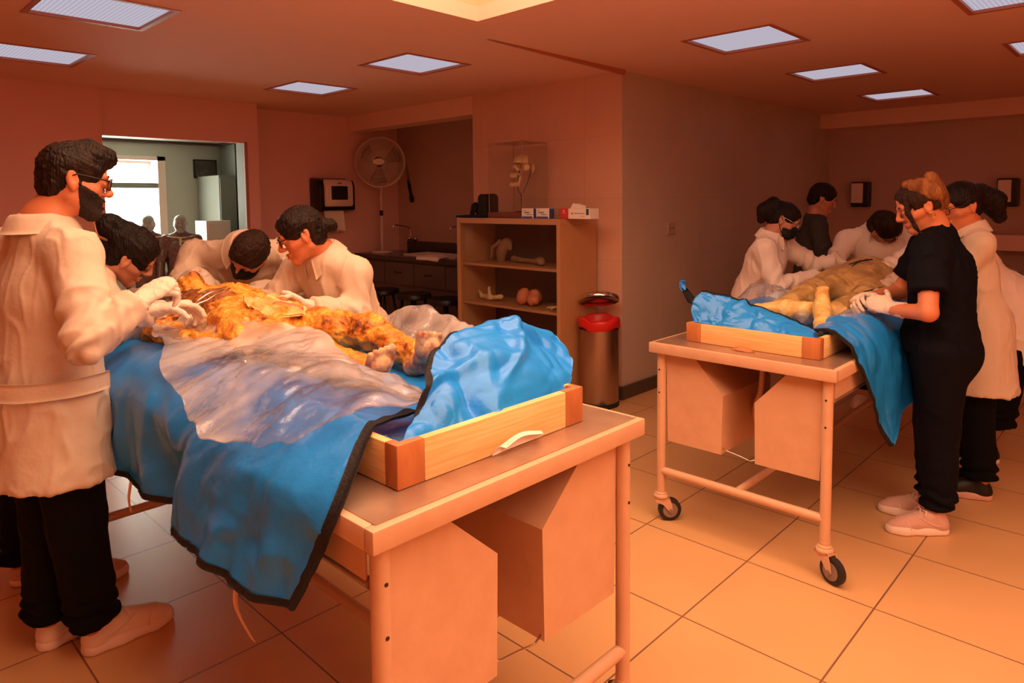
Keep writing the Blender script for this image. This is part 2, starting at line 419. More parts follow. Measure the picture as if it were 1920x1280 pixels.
def glassy(name, tint, mixv, rough=.03, diff=(1, 1, 1), dw=0.0, bump=None, patch=None):
    """thin clear film or pane: see-through with a sharp sheen and a little milkiness"""
    m = bpy.data.materials.new(name); m.use_nodes = True; MATS[name] = m
    nt = m.node_tree; N = nt.nodes; L = nt.links; N.remove(N['Principled BSDF'])
    t = N.new('ShaderNodeBsdfTransparent'); t.inputs[0].default_value = (*tint, 1)
    g = N.new('ShaderNodeBsdfGlossy'); g.inputs['Roughness'].default_value = rough
    d = N.new('ShaderNodeBsdfDiffuse'); d.inputs[0].default_value = (*diff, 1)
    tr = N.new('ShaderNodeBsdfTranslucent'); tr.inputs[0].default_value = (*diff, 1)
    a0 = N.new('ShaderNodeMixShader'); a0.inputs[0].default_value = .4; L.new(d.outputs[0], a0.inputs[1]); L.new(tr.outputs[0], a0.inputs[2])
    a = N.new('ShaderNodeMixShader'); a.inputs[0].default_value = dw; L.new(t.outputs[0], a.inputs[1]); L.new(a0.outputs[0], a.inputs[2])
    f = N.new('ShaderNodeLayerWeight'); f.inputs[0].default_value = .5
    mu = N.new('ShaderNodeMath'); mu.operation = 'MULTIPLY_ADD'; mu.inputs[1].default_value = 1-mixv; mu.inputs[2].default_value = mixv
    pw = N.new('ShaderNodeMath'); pw.operation = 'POWER'; pw.inputs[1].default_value = 4; L.new(f.outputs['Facing'], pw.inputs[0]); L.new(pw.outputs[0], mu.inputs[0])
    b = N.new('ShaderNodeMixShader'); L.new(mu.outputs[0], b.inputs[0]); L.new(a.outputs[0], b.inputs[1]); L.new(g.outputs[0], b.inputs[2])
    L.new(b.outputs[0], N['Material Output'].inputs[0])
    if patch:
        tc = N.new('ShaderNodeTexCoord'); n = N.new('ShaderNodeTexNoise'); n.inputs['Scale'].default_value = patch[0]; n.inputs['Detail'].default_value = 3; L.new(tc.outputs['Object'], n.inputs['Vector'])
        mr = N.new('ShaderNodeMapRange'); mr.inputs[1].default_value = .40; mr.inputs[2].default_value = .60; mr.inputs[3].default_value = patch[1]; mr.inputs[4].default_value = patch[2]
        L.new(n.outputs[0], mr.inputs[0]); L.new(mr.outputs[0], a.inputs[0])
    if bump:
        tc = N.new('ShaderNodeTexCoord'); n = N.new('ShaderNodeTexNoise'); n.inputs['Scale'].default_value = bump[0]; n.inputs['Detail'].default_value = 4
        L.new(tc.outputs['Object'], n.inputs['Vector']); bu = N.new('ShaderNodeBump'); bu.inputs['Strength'].default_value = bump[1]; bu.inputs['Distance'].default_value = .02
        L.new(n.outputs[0], bu.inputs['Height']); L.new(bu.outputs[0], g.inputs['Normal']); L.new(bu.outputs[0], d.inputs['Normal'])
    return m
glassy('film', (.97, .95, .95), .05, .12, (.97, .88, .84), .34, (16, .3), (3.4, .05, .50))
glassy('film_thin', (.98, .96, .95), .06, .10, (.9, .80, .74), .2, (18, .3), (5, .08, .38))
glassy('pane', (.97, .98, .97), .02, .02, (1, 1, 1), .0)
glassy('frosted', (.9, .92, .88), .02, .3, (1, 1, .94), .5)
glassy('lens', (.95, .95, .95), .05, .02)
def ribbed(name, col, s):
    m = emit(name, col, s); nt = m.node_tree; N = nt.nodes; L = nt.links
    tc = N.new('ShaderNodeTexCoord'); wv = N.new('ShaderNodeTexWave'); wv.inputs['Scale'].default_value = 15; wv.bands_direction = 'X'
    L.new(tc.outputs['Object'], wv.inputs[0]); w2 = N.new('ShaderNodeTexWave'); w2.inputs['Scale'].default_value = 15; w2.bands_direction = 'Y'
    L.new(tc.outputs['Object'], w2.inputs[0])
    ad = N.new('ShaderNodeMath'); ad.operation = 'ADD'; L.new(wv.outputs['Fac'], ad.inputs[0]); L.new(w2.outputs['Fac'], ad.inputs[1])
    ma = N.new('ShaderNodeMapRange'); ma.inputs[1].default_value = 0; ma.inputs[2].default_value = 2; ma.inputs[3].default_value = s*.72; ma.inputs[4].default_value = s*1.2
    L.new(ad.outputs[0], ma.inputs[0]); em = [n for n in N if n.type == 'EMISSION'][0]; L.new(ma.outputs[0], em.inputs[1]); return m
ribbed('lamp_panel', PANEL_COL, PANEL_STR)
emit('skylight_panel', SKY_COL, SKY_STR)

# ------------------------------------------------------------------ room shell
CZ = 2.528
SX0, SX1, SY0, SY1 = 0.25, 2.622, -2.7, 2.775          # skylight opening
LX = {}
lamps = [(3.84, 1.67), (5.42, 1.67), (7.10, 1.67), (3.87, .27), (5.42, .27), (7.10, .27), (2.82, 3.66), (2.82, 5.09), (.83, 3.66), (.83, 5.09)]
LS = .575
struct('floor', bx((-3, -3, -.1), (9.4, 9.4, 0)), 'floor_tile', smooth=False)
# ceiling: strips around the skylight and the recessed lamps
def ceiling():
    holes = [(SX0, SX1, SY0, SY1)]+[(x, x+LS, y, y+LS) for x, y in lamps]
    xs = sorted({-3, 9.2}|{h[0] for h in holes}|{h[1] for h in holes}); ys = sorted({-3, 6.9}|{h[2] for h in holes}|{h[3] for h in holes})
    m = MB()
    for i in range(len(xs)-1):
        run = None
        for j in range(len(ys)-1):
            cx, cy = (xs[i]+xs[i+1])/2, (ys[j]+ys[j+1])/2
            solid = not any(h[0] < cx < h[1] and h[2] < cy < h[3] for h in holes)
            if solid and run is None: run = ys[j]
            if run is not None and (not solid or j == len(ys)-2):
                y1 = ys[j+1] if solid else ys[j]
                m.add([(xs[i], run, CZ), (xs[i+1], run, CZ), (xs[i+1], y1, CZ), (xs[i], y1, CZ), (xs[i], run, CZ+.08), (xs[i+1], run, CZ+.08), (xs[i+1], y1, CZ+.08), (xs[i], y1, CZ+.08)],
                      [[0, 3, 2, 1], [4, 5, 6, 7], [0, 1, 5, 4], [1, 2, 6, 5], [2, 3, 7, 6], [3, 0, 4, 7]]); run = None
    return m.vf()
struct('ceiling', ceiling(), 'ceiling_paint', smooth=False)
m = MB(); t = .05; zt = CZ+.55
m.box((SX1, SY0-t, CZ+.08), (SX1+t, SY1+t, zt)); m.box((SX0-t, SY0-t, CZ+.08), (SX0, SY1+t, zt)); m.box((SX0, SY1, CZ+.08), (SX1, SY1+t, zt)); m.box((SX0, SY0-t, CZ+.08), (SX1, SY0, zt))
struct('trim_1', m.vf(), 'shaft_paint', smooth=False)
sk = struct('window_2', MB().add([(SX0, SY0, zt-.02), (SX1, SY0, zt-.02), (SX1, SY1, zt-.02), (SX0, SY1, zt-.02), (SX0, SY0, zt), (SX1, SY0, zt), (SX1, SY1, zt), (SX0, SY1, zt)], [[0, 3, 2, 1], [4, 5, 6, 7], [0, 1, 5, 4], [1, 2, 6, 5], [2, 3, 7, 6], [3, 0, 4, 7]]).vf(), 'skylight_panel', smooth=False)
struct('wall_front', bx((-3.1, -3.1, 0), (9.4, -3, CZ+.08)), 'beam_paint', smooth=False)
struct('wall_back', bx((-3.1, -3, 0), (-3, 9.4, CZ+.08)), 'beam_paint', smooth=False)
m = MB(); m.box((-3, 6.50, 0), (1.80, 6.66, CZ)); m.box((1.80, 6.55, 2.142), (3.09, 6.62, CZ)); m.box((3.09, 6.55, 0), (3.19, 6.575, CZ)); m.box((3.186, 6.575, 0), (3.19, 6.85, CZ)); m.box((3.186, 6.85, 0), (5.10, 6.97, CZ)); m.box((3.05, 6.55, 0), (3.09, 6.575, 2.142))
struct('wall_left', m.vf(), 'wall_paint', smooth=False)
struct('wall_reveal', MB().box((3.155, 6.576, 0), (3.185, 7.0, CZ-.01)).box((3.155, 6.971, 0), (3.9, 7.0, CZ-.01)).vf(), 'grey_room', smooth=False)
struct('door_1', MB().box((3.043, 6.538, 0), (3.075, 6.55, 2.15), .003).vf(), 'door_trim', smooth=False)['kind'] = 'structure'
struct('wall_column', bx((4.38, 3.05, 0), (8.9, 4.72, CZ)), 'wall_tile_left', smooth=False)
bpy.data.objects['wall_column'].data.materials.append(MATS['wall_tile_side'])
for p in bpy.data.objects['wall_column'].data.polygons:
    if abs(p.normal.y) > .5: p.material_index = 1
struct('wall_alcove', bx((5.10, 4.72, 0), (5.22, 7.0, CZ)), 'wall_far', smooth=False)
struct('trim_2', bx((4.40, 4.72, 2.36), (4.62, 6.85, CZ)), 'beam_paint', smooth=False)
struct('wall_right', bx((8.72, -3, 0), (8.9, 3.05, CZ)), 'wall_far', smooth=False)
struct('trim_3', bx((8.42, -3, 2.36), (8.72, 3.05, CZ)), 'beam_paint', smooth=False)
struct('trim_4', MB().prism([(2.95, CZ), (4.38, CZ), (4.38, CZ-.035)], 3.02, 3.05, 'Y').vf(), 'lamp_frame', smooth=False)
struct('baseboard_column', MB().box((4.355, 3.025, 0), (8.42, 3.05, .10)).box((4.355, 3.05, 0), (4.38, 4.72, .10)).vf(), 'skirting', smooth=False)
struct('baseboard_left', MB().box((-3, 6.475, 0), (1.80, 6.50, .12)).box((3.35, 6.825, 0), (4.5, 6.85, .12)).vf(), 'skirting', smooth=False)
struct('baseboard_right', bx((8.695, -3, 0), (8.72, 3.02, .10)), 'skirting', smooth=False)
# back room seen through the doorway
BZ = 2.33
m = MB(); m.box((-1, 9.0, 0), (1.45, 9.12, BZ)); m.box((3.13, 9.0, 0), (3.95, 9.12, BZ)); m.box((1.45, 9.0, 0), (3.13, 9.12, .95)); m.box((1.45, 9.0, 2.13), (3.13, 9.12, BZ))
struct('wall_back_room', m.vf(), 'white_room', smooth=False)
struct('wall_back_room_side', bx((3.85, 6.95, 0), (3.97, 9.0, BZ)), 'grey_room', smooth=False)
struct('wall_back_room_end', bx((-1.1, 6.66, 0), (-1, 9.12, BZ)), 'white_room', smooth=False)
struct('ceiling_back_room', MB().box((-1.1, 6.66, BZ), (3.14, 9.12, BZ+.06)).box((3.14, 7.0, BZ), (3.97, 9.12, BZ+.06)).vf(), 'white_room', smooth=False)
struct('trim_5', MB().box((-1, 8.95, BZ-.03), (3.85, 9.0, BZ)).box((3.80, 7.0, BZ-.03), (3.85, 9.0, BZ)).vf(), 'skirting', smooth=False)
wn = struct('window_1', MB().box((1.45, 8.985, 2.09), (3.17, 9.06, 2.14)).box((3.08, 8.985, .93), (3.17, 9.06, 2.14)).box((1.45, 8.985, .93), (1.52, 9.06, 2.14)).box((1.5, 8.985, .93), (3.1, 9.06, .98)).vf(), 'white_plastic', smooth=False)
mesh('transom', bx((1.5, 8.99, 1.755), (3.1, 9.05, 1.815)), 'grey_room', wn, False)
mesh('lower_pane', bx((1.52, 9.02, .98), (3.08, 9.026, 1.755)), 'frosted', wn, False)
a = math.radians(24)
def tilt(p): x, y, z = p; dz = z-2.085; return (x, 9.03+(y-9.03)*math.cos(a)-dz*math.sin(a)*-1*-1, 2.085+dz*math.cos(a))
m = MB()
for lo, hi in (((1.55, 9.02, 1.80), (3.02, 9.04, 1.83)), ((1.55, 9.02, 2.05), (3.02, 9.04, 2.08)), ((2.99, 9.02, 1.80), (3.02, 9.04, 2.08)), ((1.55, 9.02, 1.80), (1.58, 9.04, 2.08))): m.box(lo, hi)
V, F = m.vf(); mesh('awning_sash', ([tilt(v) for v in V], F), 'white_plastic', wn, False)
V, F = bx((1.58, 9.026, 1.83), (2.99, 9.032, 2.05)); mesh('awning_pane', ([tilt(v) for v in V], F), 'frosted', wn, False)

# ------------------------------------------------------------------ ceiling lamps
names = ['square ceiling lamp nearest the column corner, bluish panel', 'second square ceiling lamp along the tiled side wall, behind the one at the column corner', 'smallest ceiling lamp, nearest the far right beam',
         'ribbed ceiling lamp cut off by the top right edge', 'ceiling lamp cut off at the right edge below the top corner lamp', 'ceiling lamp out of the right side, nearest the far beam',
         'blue grey square ceiling lamp between skylight and alcove beam', 'pale square ceiling lamp in front of the paper towel dispenser wall', 'large ribbed ceiling lamp at the top left corner', 'ribbed ceiling lamp cut by the left edge, above the man']
def lamp(loc, label):
    t = thing('ceiling_lamp', label, 'ceiling lamp', loc, 'recessed square ceiling lamps'); x, y, z = loc; h = LS/2
    m = MB(); w_, b_ = .028, .004
    for lo, hi in (((-h, -h, -b_), (h, -h+w_, .03)), ((-h, h-w_, -b_), (h, h, .03)), ((-h, -h+w_, -b_), (-h+w_, h-w_, .03)), ((h-w_, -h+w_, -b_), (h, h-w_, .03))):
        m.box([lo[0]+x, lo[1]+y, lo[2]+z], [hi[0]+x, hi[1]+y, hi[2]+z])
    mesh('frame', m.vf(), 'lamp_frame', t, False)
    mesh('diffuser', bx((x-h+w_, y-h+w_, z+.012), (x+h-w_, y+h-w_, z+.022)), 'lamp_panel', t, False)
    return t
l0 = None
for (x, y), nme in zip(lamps, names):
    if nme.startswith('ceiling lamp out of'): continue
    loc = (x+LS/2, y+LS/2, CZ)
    if l0 is None: l0 = lamp(loc, nme)
    else: copy_tree(l0, loc, nme)
struct('trim_6', MB().box((lamps[5][0], lamps[5][1], CZ+.01), (lamps[5][0]+LS, lamps[5][1]+LS, CZ+.05)).vf(), 'ceiling_paint', smooth=False)

# ------------------------------------------------------------------ dissection tables
def caster(parent, x, y, ang, top):
    c, s_ = math.cos(ang), math.sin(ang)
    def T(V): V = np.array(V, float); return np.stack([x+V[:, 0]*c-V[:, 1]*s_, y+V[:, 0]*s_+V[:, 1]*c, V[:, 2]], 1)
    m = MB(); m.lathe([(.034, .118), (.036, .126), (.033, .133), (.028, .136), (.028, .142), (.022, .146), (.022, top)], n=20)
    for sg in (-1, 1): m.prism([(-.03, .12), (.035, .12), (.048, .085), (.052, .05), (.036, .048), (.006, .085), (-.03, .10)], sg*.022-.002, sg*.022+.002, 'Y')
    m.box((-.03, -.024, .112), (.036, .024, .12))
    V, F = m.vf(); cst = mesh('caster', (T(V), F), 'cream_metal', parent, angle=35)
    m = MB(); pr = [(.020, -.014), (.045, -.015), (.055, -.011), (.055, .011), (.045, .015), (.020, .014)]
    m.lathe(pr, (.042, 0, .055), 28, 'Y'); V, F = m.vf(); mesh('tyre', (T(V), F), 'rubber', cst, angle=40)
    m = MB(); m.lathe([(.036, -.017), (.036, .017)], (.042, 0, .055), 24, 'Y'); m.lathe([(.009, -.03), (.009, .03)], (.042, 0, .055), 12, 'Y')
    V, F = m.vf(); mesh('wheel_hub', (T(V), F), 'hub_grey', cst, angle=40)
def table(name, label, T, W, L, H, hz, casters, hose):
    """built in a local frame: x across the end (0..W), y along the length (0..L); T maps it to the room"""
    o = thing(name, label, 'table', T(np.array([[W/2, L/2, 0]]))[0])
    def P(nm, m, mt, par=None, **k):
        V, F = m.vf(); return mesh(nm, (T(np.array(V)), F), mt, par or o, **k)
    ap = .048
    m = MB()
    for lo, hi in (((0, 0, H-ap), (W, .03, H)), ((0, L-.03, H-ap), (W, L, H)), ((0, .03, H-ap), (.03, L-.03, H)), ((W-.03, .03, H-ap), (W, L-.03, H))): m.box(lo, hi, .004)
    P('top_rim', m, 'cream_metal', angle=40)
    P('top_sheet', MB().box((.02, .02, H-.03), (W-.02, L-.02, H+.002)), 'steel_top', smooth=False)
    r = .021
    for lx in (.045, W-.045):
        for ly in (.045, L-.045):
            lg = P('leg', MB().tube([(lx, ly, .10), (lx, ly, H-ap+.005)], r, 16), 'cream_metal', angle=50)
            for z in (H-.13, H-.24): P('screw', MB().lathe([(.0045, -r-.001), (.0045, r+.001)], (lx, ly, z), 8, 'Y'), 'rubber', lg, angle=50)
    for ly in (.045, L-.045): P('crossbar', MB().tube([(.045, ly, hz), (W-.045, ly, hz)], .019, 14), 'cream_metal', angle=50)
    P('stretcher', MB().tube([(W/2, .045, hz), (W/2, L-.045, hz)], .017, 14), 'cream_metal', angle=50)
    bt = H*.455; xi = W*.414
    for sg, nm in ((0, 'a'), (1, 'b')):
        q = [(.062, H-ap-.012), (.062+.155, H-ap-.012), (xi, H-ap-.16), (xi-.006, bt), (.075, bt)]
        q = [(a, b) if sg == 0 else (W-a, b) for a, b in q]
        c_ = [W*.5, H*.6]; e_ = .004*(1 if sg == 0 else -1); m = MB().prism(q, .055, .060, 'Y')
        (ax_, az_), (bx_, bz_), (cx_, cz_) = q[1], q[2], q[3]
        m.prism([(bx_, bz_), (cx_, cz_), (cx_-e_, cz_), (bx_-e_, bz_)][::1 if sg else -1], .060, .56, 'Y'); m.prism([(ax_, az_), (bx_, bz_), (bx_-e_, bz_-.002), (ax_-e_, az_-.006)][::1 if sg else -1], .060, .56, 'Y')
        P('under_box', m, 'cream_metal', smooth=False)
    P('hook_wire', MB().tube([(xi-.01, .07, bt+.03), (xi+.02, .07, bt+.018), (W/2, .068, bt+.012), (W-xi-.02, .066, bt+.002), (W-xi+.01, .068, bt+.016)], .003, 6), 'chrome')
    for lx in (.024, W-.029): P('side_skirt', MB().box((lx, .065, H-ap-.085), (lx+.005, L-.065, H-ap)), 'cream_metal', smooth=False)
    for lx in (.012, W-.052): P('side_rail', MB().tube([(lx+.02, .06, H-ap-.088), (lx+.02, L-.06, H-ap-.088)], .011, 8), 'steel_top', angle=50)
    if casters:
        for lx, ly, a in casters:
            q = T(np.array([[lx, ly, 0]]))[0]; caster(o, q[0], q[1], a, .16)
    if hose:
        P('drain_hose', MB().tube([tuple(p) for p in cr([(W*.52, .26, H-.05), (W*.52, .26, H-.12), (W*.50, .28, H-.22), (W*.44, .34, H-.31), (W*.40, .40, H-.40)], 16)], .013, 10), 'cream_metal')
        P('drain_bucket', MB().lathe([(.09, .02), (.105, .28), (.108, .30), (.1, .30), (.09, .05)], (W*.46, .55, hz), 20), 'cream_metal', angle=40)
    return o
NX, NY, NW, NL, NH = .715, 1.062, .925, 2.15, .93
table('dissection_table', 'large cream metal dissection table in front, wooden tray and blue bag on it', lambda V: np.stack([V[:, 0]+NX, V[:, 1]+NY, V[:, 2]], 1), NW, NL, NH, .245,
      [(.045, .045, 2.2), (NW-.045, .045, 1.0), (.045, NL-.045, 2.6), (NW-.045, NL-.045, .6)], False)
RX, RY, RW, RL, RH = 2.775, .925, .855, 2.15, .875
table('dissection_table', 'cream metal dissection table on casters further back at right', lambda V: np.stack([V[:, 1]+RX, RY+RW-V[:, 0], V[:, 2]], 1), RW, RL, RH, .25,
      [(.045, .045, -.75), (RW-.045, .045, -1.95), (.045, RL-.045, 0.4), (RW-.045, RL-.045, .3)], True)
# wooden frame trays on the tables
def tray(name, label, T, W, L, h, z, th=.024, blk=.075):
    o = thing(name, label, 'wooden tray', T(np.array([[W/2, L/2, z]]))[0])
    def P(nm, m, mt): V, F = m.vf(); return mesh(nm, (T(np.array(V)), F), mt, o, angle=30)
    P('front_board', MB().box((blk, 0, z), (W-blk, th, z+h), .003), 'tray_front'); P('back_board', MB().box((blk, L-th, z), (W-blk, L, z+h), .003), 'tray_front')
    for x in (0, W-th): P('side_board', MB().box((x, blk*.6, z), (x+th, L-blk*.6, z+h), .003), 'tray_side')
    for x, y in ((0, 0), (W-blk, 0), (0, L-th), (W-blk, L-th)):
        q = [(0, 0), (blk, 0), (blk, th), (th, th), (th, blk*.6), (0, blk*.6)]
        P('corner_block', MB().prism([(a if x == 0 else W-a, b if y == 0 else L-b) for a, b in q], z, z+h+.001, 'Z', .003), 'end_grain')
    P('bottom_board', MB().box((th, th, z), (W-th, L-th, z+.012)), 'tray_side')
    return o
MATS['tray_front'] = MATS['pine']; MATS['tray_side'] = MATS['pine_side']
tray('wooden_tray', 'pine frame tray with darker corner blocks under the near blue bag', lambda V: np.stack([V[:, 0]+.855, V[:, 1]+1.172, V[:, 2]], 1), .64, 1.95, .098, NH+.003)
MATS['tray_front'] = MATS['pine_side']; MATS['tray_side'] = MATS['pine']
tray('wooden_tray', 'pine frame tray with darker corner blocks on the far right table', lambda V: np.stack([V[:, 1]+2.905, 1.655-V[:, 0], V[:, 2]], 1), .62, 1.95, .088, RH+.003)
# torn paper lying against the near tray, orange scrap by the far one
sh, _ = sheet([[(1.13, 1.166, .936), (1.21, 1.166, .938), (1.31, 1.166, .938)], [(1.145, 1.160, .955), (1.22, 1.158, .972), (1.30, 1.158, .958)], [(1.165, 1.150, .950), (1.22, 1.146, .966), (1.298, 1.146, .953)]], 8, 12, None, .0012)
tag(mesh('paper_scrap', sh, 'paper'), 'torn cream paper scrap against the front of the near wooden tray', 'paper')
sh, _ = sheet([[(2.885, 1.40, .878), (2.888, 1.36, .882), (2.885, 1.31, .878)], [(2.875, 1.41, .879), (2.870, 1.365, .898), (2.874, 1.30, .880)], [(2.86, 1.39, .878), (2.855, 1.36, .880), (2.86, 1.32, .878)]], 8, 10, lambda V, u, v: .003*vn(V*60), .002)
tag(mesh('wax_scrap', sh, 'end_grain'), 'small orange brown scrap in front of the far right wooden tray', 'scrap')

# ------------------------------------------------------------------ cabinet by the column and what stands on it
CX0, CX1, CY0, CY1, CH = 3.90, 4.345, 3.27, 4.42, 1.415
o = thing('display_cabinet', 'open fronted beige cabinet with shelves against the tiled column', 'cabinet', (4.12, 3.85, 0)); k = .035
mesh('top_panel', bx((CX0, CY0, CH-.045), (CX1, CY1, CH), .003), 'cabinet_board', o, False)
mesh('side_panel', bx((CX0, CY0, 0), (CX1, CY0+k, CH-.045), .002), 'cabinet_board', o, False)
mesh('side_panel', bx((CX0, CY1-k, 0), (CX1, CY1, CH-.045), .002), 'cabinet_board', o, False)
mesh('back_panel', bx((CX1-.02, CY0+k, 0), (CX1, CY1-k, CH-.045)), 'cabinet_inside_shade', o, False)
for z in (1.035, .705, .36, .06): mesh('shelf', bx((CX0+.03, CY0+k, z-.022), (CX1-.02, CY1-k, z), .002), 'cabinet_board', o, False)
mesh('glass_door', bx((CX0+.012, CY0+k, .06), (CX0+.016, CY1-k, CH-.047)), 'pane', o, False)
# glass case with an exploded skull
o = thing('glass_case', 'clear glass case with wooden base holding an exploded skull', 'display case', (4.15, 3.94, CH))
m = MB(); x0, x1, y0, y1, z0, z1 = 4.0, 4.30, 3.74, 4.12, CH+.045, 2.025; g = .004
mesh('base', bx((x0-.01, y0-.01, CH+.001), (x1+.01, y1+.01, z0), .004), 'wood_base', o, False)
for lo, hi in (((x0, y0, z0), (x0+g, y1, z1)), ((x1-g, y0, z0), (x1, y1, z1)), ((x0+g, y0, z0), (x1-g, y0+g, z1)), ((x0+g, y1-g, z0), (x1-g, y1, z1)), ((x0, y0, z1), (x1, y1, z1+g))): mesh('pane', bx(lo, hi), 'pane', o, False)
m = MB()
for x in (x0, x1):
    for y in (y0, y1): m.box((x-.0018, y-.0018, z0), (x+.0018, y+.0018, z1))
for z in (z1,):
    m.box((x0-.003, y0-.003, z), (x0+.003, y1+.003, z+.006)).box((x1-.003, y0-.003, z), (x1+.003, y1+.003, z+.006)).box((x0, y0-.003, z), (x1, y0+.003, z+.006)).box((x0, y1-.003, z), (x1, y1+.003, z+.006))
mesh('edge_trim', m.vf(), 'door_trim', o, False)
so = thing('exploded_skull', 'exploded skull model floating apart on wires inside the glass case', 'skull', (4.15, 3.90, z0+.002))
f = unit((-.75, .55, 0)); l_ = unit(np.cross((0, 0, 1), f)); fr = (f, l_, A(0, 0, 1)); c0 = A(4.16, 3.90, 1.84)
def at(a, b, c): return c0+f*a+l_*b+A(0, 0, c)
s = SDF.grid(c0-.16, c0+.16, .0045); s.ell(at(-.01, 0, .03), fr, (.075, .064, .062)); s.ell(at(-.012, 0, .02), fr, (.066, .056, .054), sub=True); s.cut(at(0, 0, .012), (-.2, 0, -1)); s.cut(at(-.05, 0, 0), -f)
mesh('cranium', s.mesh(), 'bone', so)
s = SDF.grid(c0-.2, c0+.2, .0045); s.ell(at(-.085, 0, -.02), fr, (.03, .052, .045)); s.ell(at(-.07, 0, -.02), fr, (.03, .045, .04), sub=True); mesh('occipital_bone', s.mesh(), 'bone', so)
s = SDF.grid(c0-.2, c0+.2, .004)
for sg in (-1, 1):
    s.cap(at(.062, sg*.012, -.012), at(.04, sg*.05, -.03), .011, .010, k=.012); s.cap(at(.04, sg*.05, -.03), at(-.02, sg*.065, -.038), .007, .006); s.cap(at(.058, sg*.04, .0), at(.04, sg*.05, -.04), .008)
    s.ell(at(-.03, sg*.075, -.015), fr, (.03, .007, .028))
mesh('cheek_bone', s.mesh(), 'bone', so)
s = SDF.grid(c0-.25, c0+.25, .004)
for a_ in np.linspace(-1.15, 1.15, 9): s.ell(at(.03+.055*math.cos(a_), .036*math.sin(a_), -.085), fr, (.010, .009, .014), k=.012)
s.ell(at(.05, 0, -.068), fr, (.042, .03, .014), k=.014); mesh('upper_jaw', s.mesh(), 'bone', so)
s = SDF.grid(c0-.3, c0+.3, .0045); pj = [at(.04+.052*math.cos(a_), .042*math.sin(a_), -.155) for a_ in np.linspace(-1.7, 1.7, 11)]
for i in range(10): s.cap(pj[i], pj[i+1], .015, flat=((f[0], f[1], 0), 1.8), k=.01)
for sg in (0, -1): s.cap(pj[sg], pj[sg]+A(0, 0, .06)-f*.02, .012, .009, flat=(l_, 2))
mesh('lower_jaw', s.mesh(), 'bone', so)
mesh('wire_stand', MB().tube([tuple(p) for p in cr([at(0, 0, -.38+.0), at(0, 0, -.25), at(.03, 0, -.18), at(.02, 0, -.06), at(-.01, 0, .03)], 20)], .003, 6).tube([at(0, 0, -.25), at(-.05, 0, -.14), at(-.085, 0, -.03)], .0025, 6).lathe([(.05, z0+.002-CH), (.05, z0+.008-CH)], (c0[0], c0[1], CH), 20).vf(), 'rubber', so)
# black bag, boxes
o = thing('black_bag', 'slumped black bag with a notch, left of the glass case on the cabinet', 'bag', (4.06, 4.28, CH))
s = SDF.grid((3.90, 4.12, CH), (4.30, 4.50, CH+.26), .005); E3 = np.eye(3)
s.box((4.06, 4.195, CH+.10), E3, (.09, .050, .098), .035, .01); s.cap((4.06, 4.352, CH+.03), (4.06, 4.345, CH+.085), .048, .045, k=.015)
s.box((4.03, 4.30, CH+.011), E3, (.115, .155, .010), .006, .01); s.cut((0, 0, CH+.001), (0, 0, -1))
V, F = s.mesh(); mesh('bag_body', disp((V, F), lambda P: .004*fbm(P*18)), 'black_cloth', o)
mesh('zip_pull', MB().lathe([(.006, 0), (.009, .004), (.006, .008)], (3.985, 4.275, CH+.03), 10, 'X').vf(), 'chrome', o)
def carton(label, y0, y1, z, mt, side, x0=3.965, x1=4.07, front=True):
    o = thing('glove_box' if 'glove' in label else 'tissue_box', label, 'box', ((x0+x1)/2, (y0+y1)/2, CH))
    mesh('carton', bx((x0, y0, CH+.001), (x1, y1, CH+z), .002), mt, o, False)
    return o
for y0, y1, lb in ((3.592, 3.717, 'white and blue glove box beside the glass case, left of two alike'), (3.43, 3.565, 'white and blue glove box next to the red carton, right of two alike')):
    o = carton(lb, y0, y1, .078, 'paper', 'box_blue'); o['group'] = 'glove boxes on the cabinet'
    mesh('side_flap', bx((3.966, y0-.0012, CH+.002), (4.069, y0+.0002, CH+.077)), 'box_blue', o, False)
    m = MB(); m.box((3.9636, y0+.012, CH+.002), (3.9652, y1-.006, CH+.016)); mesh('blue_band', m.vf(), 'box_blue', o, False)
    m = MB()
    for z, a_, b_ in ((.048, .03, .085), (.041, .025, .08), (.028, .05, .11), (.060, .02, .04)): m.box((3.9636, y1-b_, CH+z), (3.9652, y1-a_, CH+z+.0035))
    mesh('small_print', m.vf(), 'ink', o, False)
o = thing('paper_carton', 'red and pale carton between the glove boxes and the tissue box', 'box', (4.02, 3.30, CH))
mesh('pale_half', bx((3.985, 3.325, CH+.001), (4.08, 3.40, CH+.075), .002), 'bone_dim', o, False); mesh('red_half', bx((3.965, 3.245, CH+.001), (4.07, 3.325, CH+.080), .002), 'box_red', o, False)
mesh('mark', MB().box((3.9636, 3.27, CH+.044), (3.9652, 3.30, CH+.048)).box((3.9636, 3.28, CH+.056), (3.9652, 3.292, CH+.064)).vf(), 'paper', o, False)
o = carton('white tissue box with crumpled tissue sticking out, at the right end of the cabinet', 3.275-.235+.0, 3.243, .078, 'paper', None)
sh, _ = sheet([[(3.99, 3.10, CH+.075), (3.99, 3.16, CH+.078), (3.99, 3.24, CH+.074)], [(4.01, 3.11, CH+.10), (4.01, 3.17, CH+.108), (4.01, 3.235, CH+.115)], [(4.04, 3.13, CH+.098), (4.04, 3.18, CH+.09), (4.04, 3.22, CH+.105)]], 10, 14, lambda V, u, v: .008*fbm(V*40), .001)
mesh('tissue', sh, 'paper', o)
m = MB().box((3.9636, 3.052, CH+.030), (3.9652, 3.076, CH+.074)); mesh('dark_panel', m.vf(), 'ink', o, False)
m = MB(); m.prism([(3.215, CH+.040), (3.207, CH+.050), (3.199, CH+.040), (3.207, CH+.030)], 3.9636, 3.9652, 'X'); mesh('emblem', m.vf(), 'box_red', o, False)
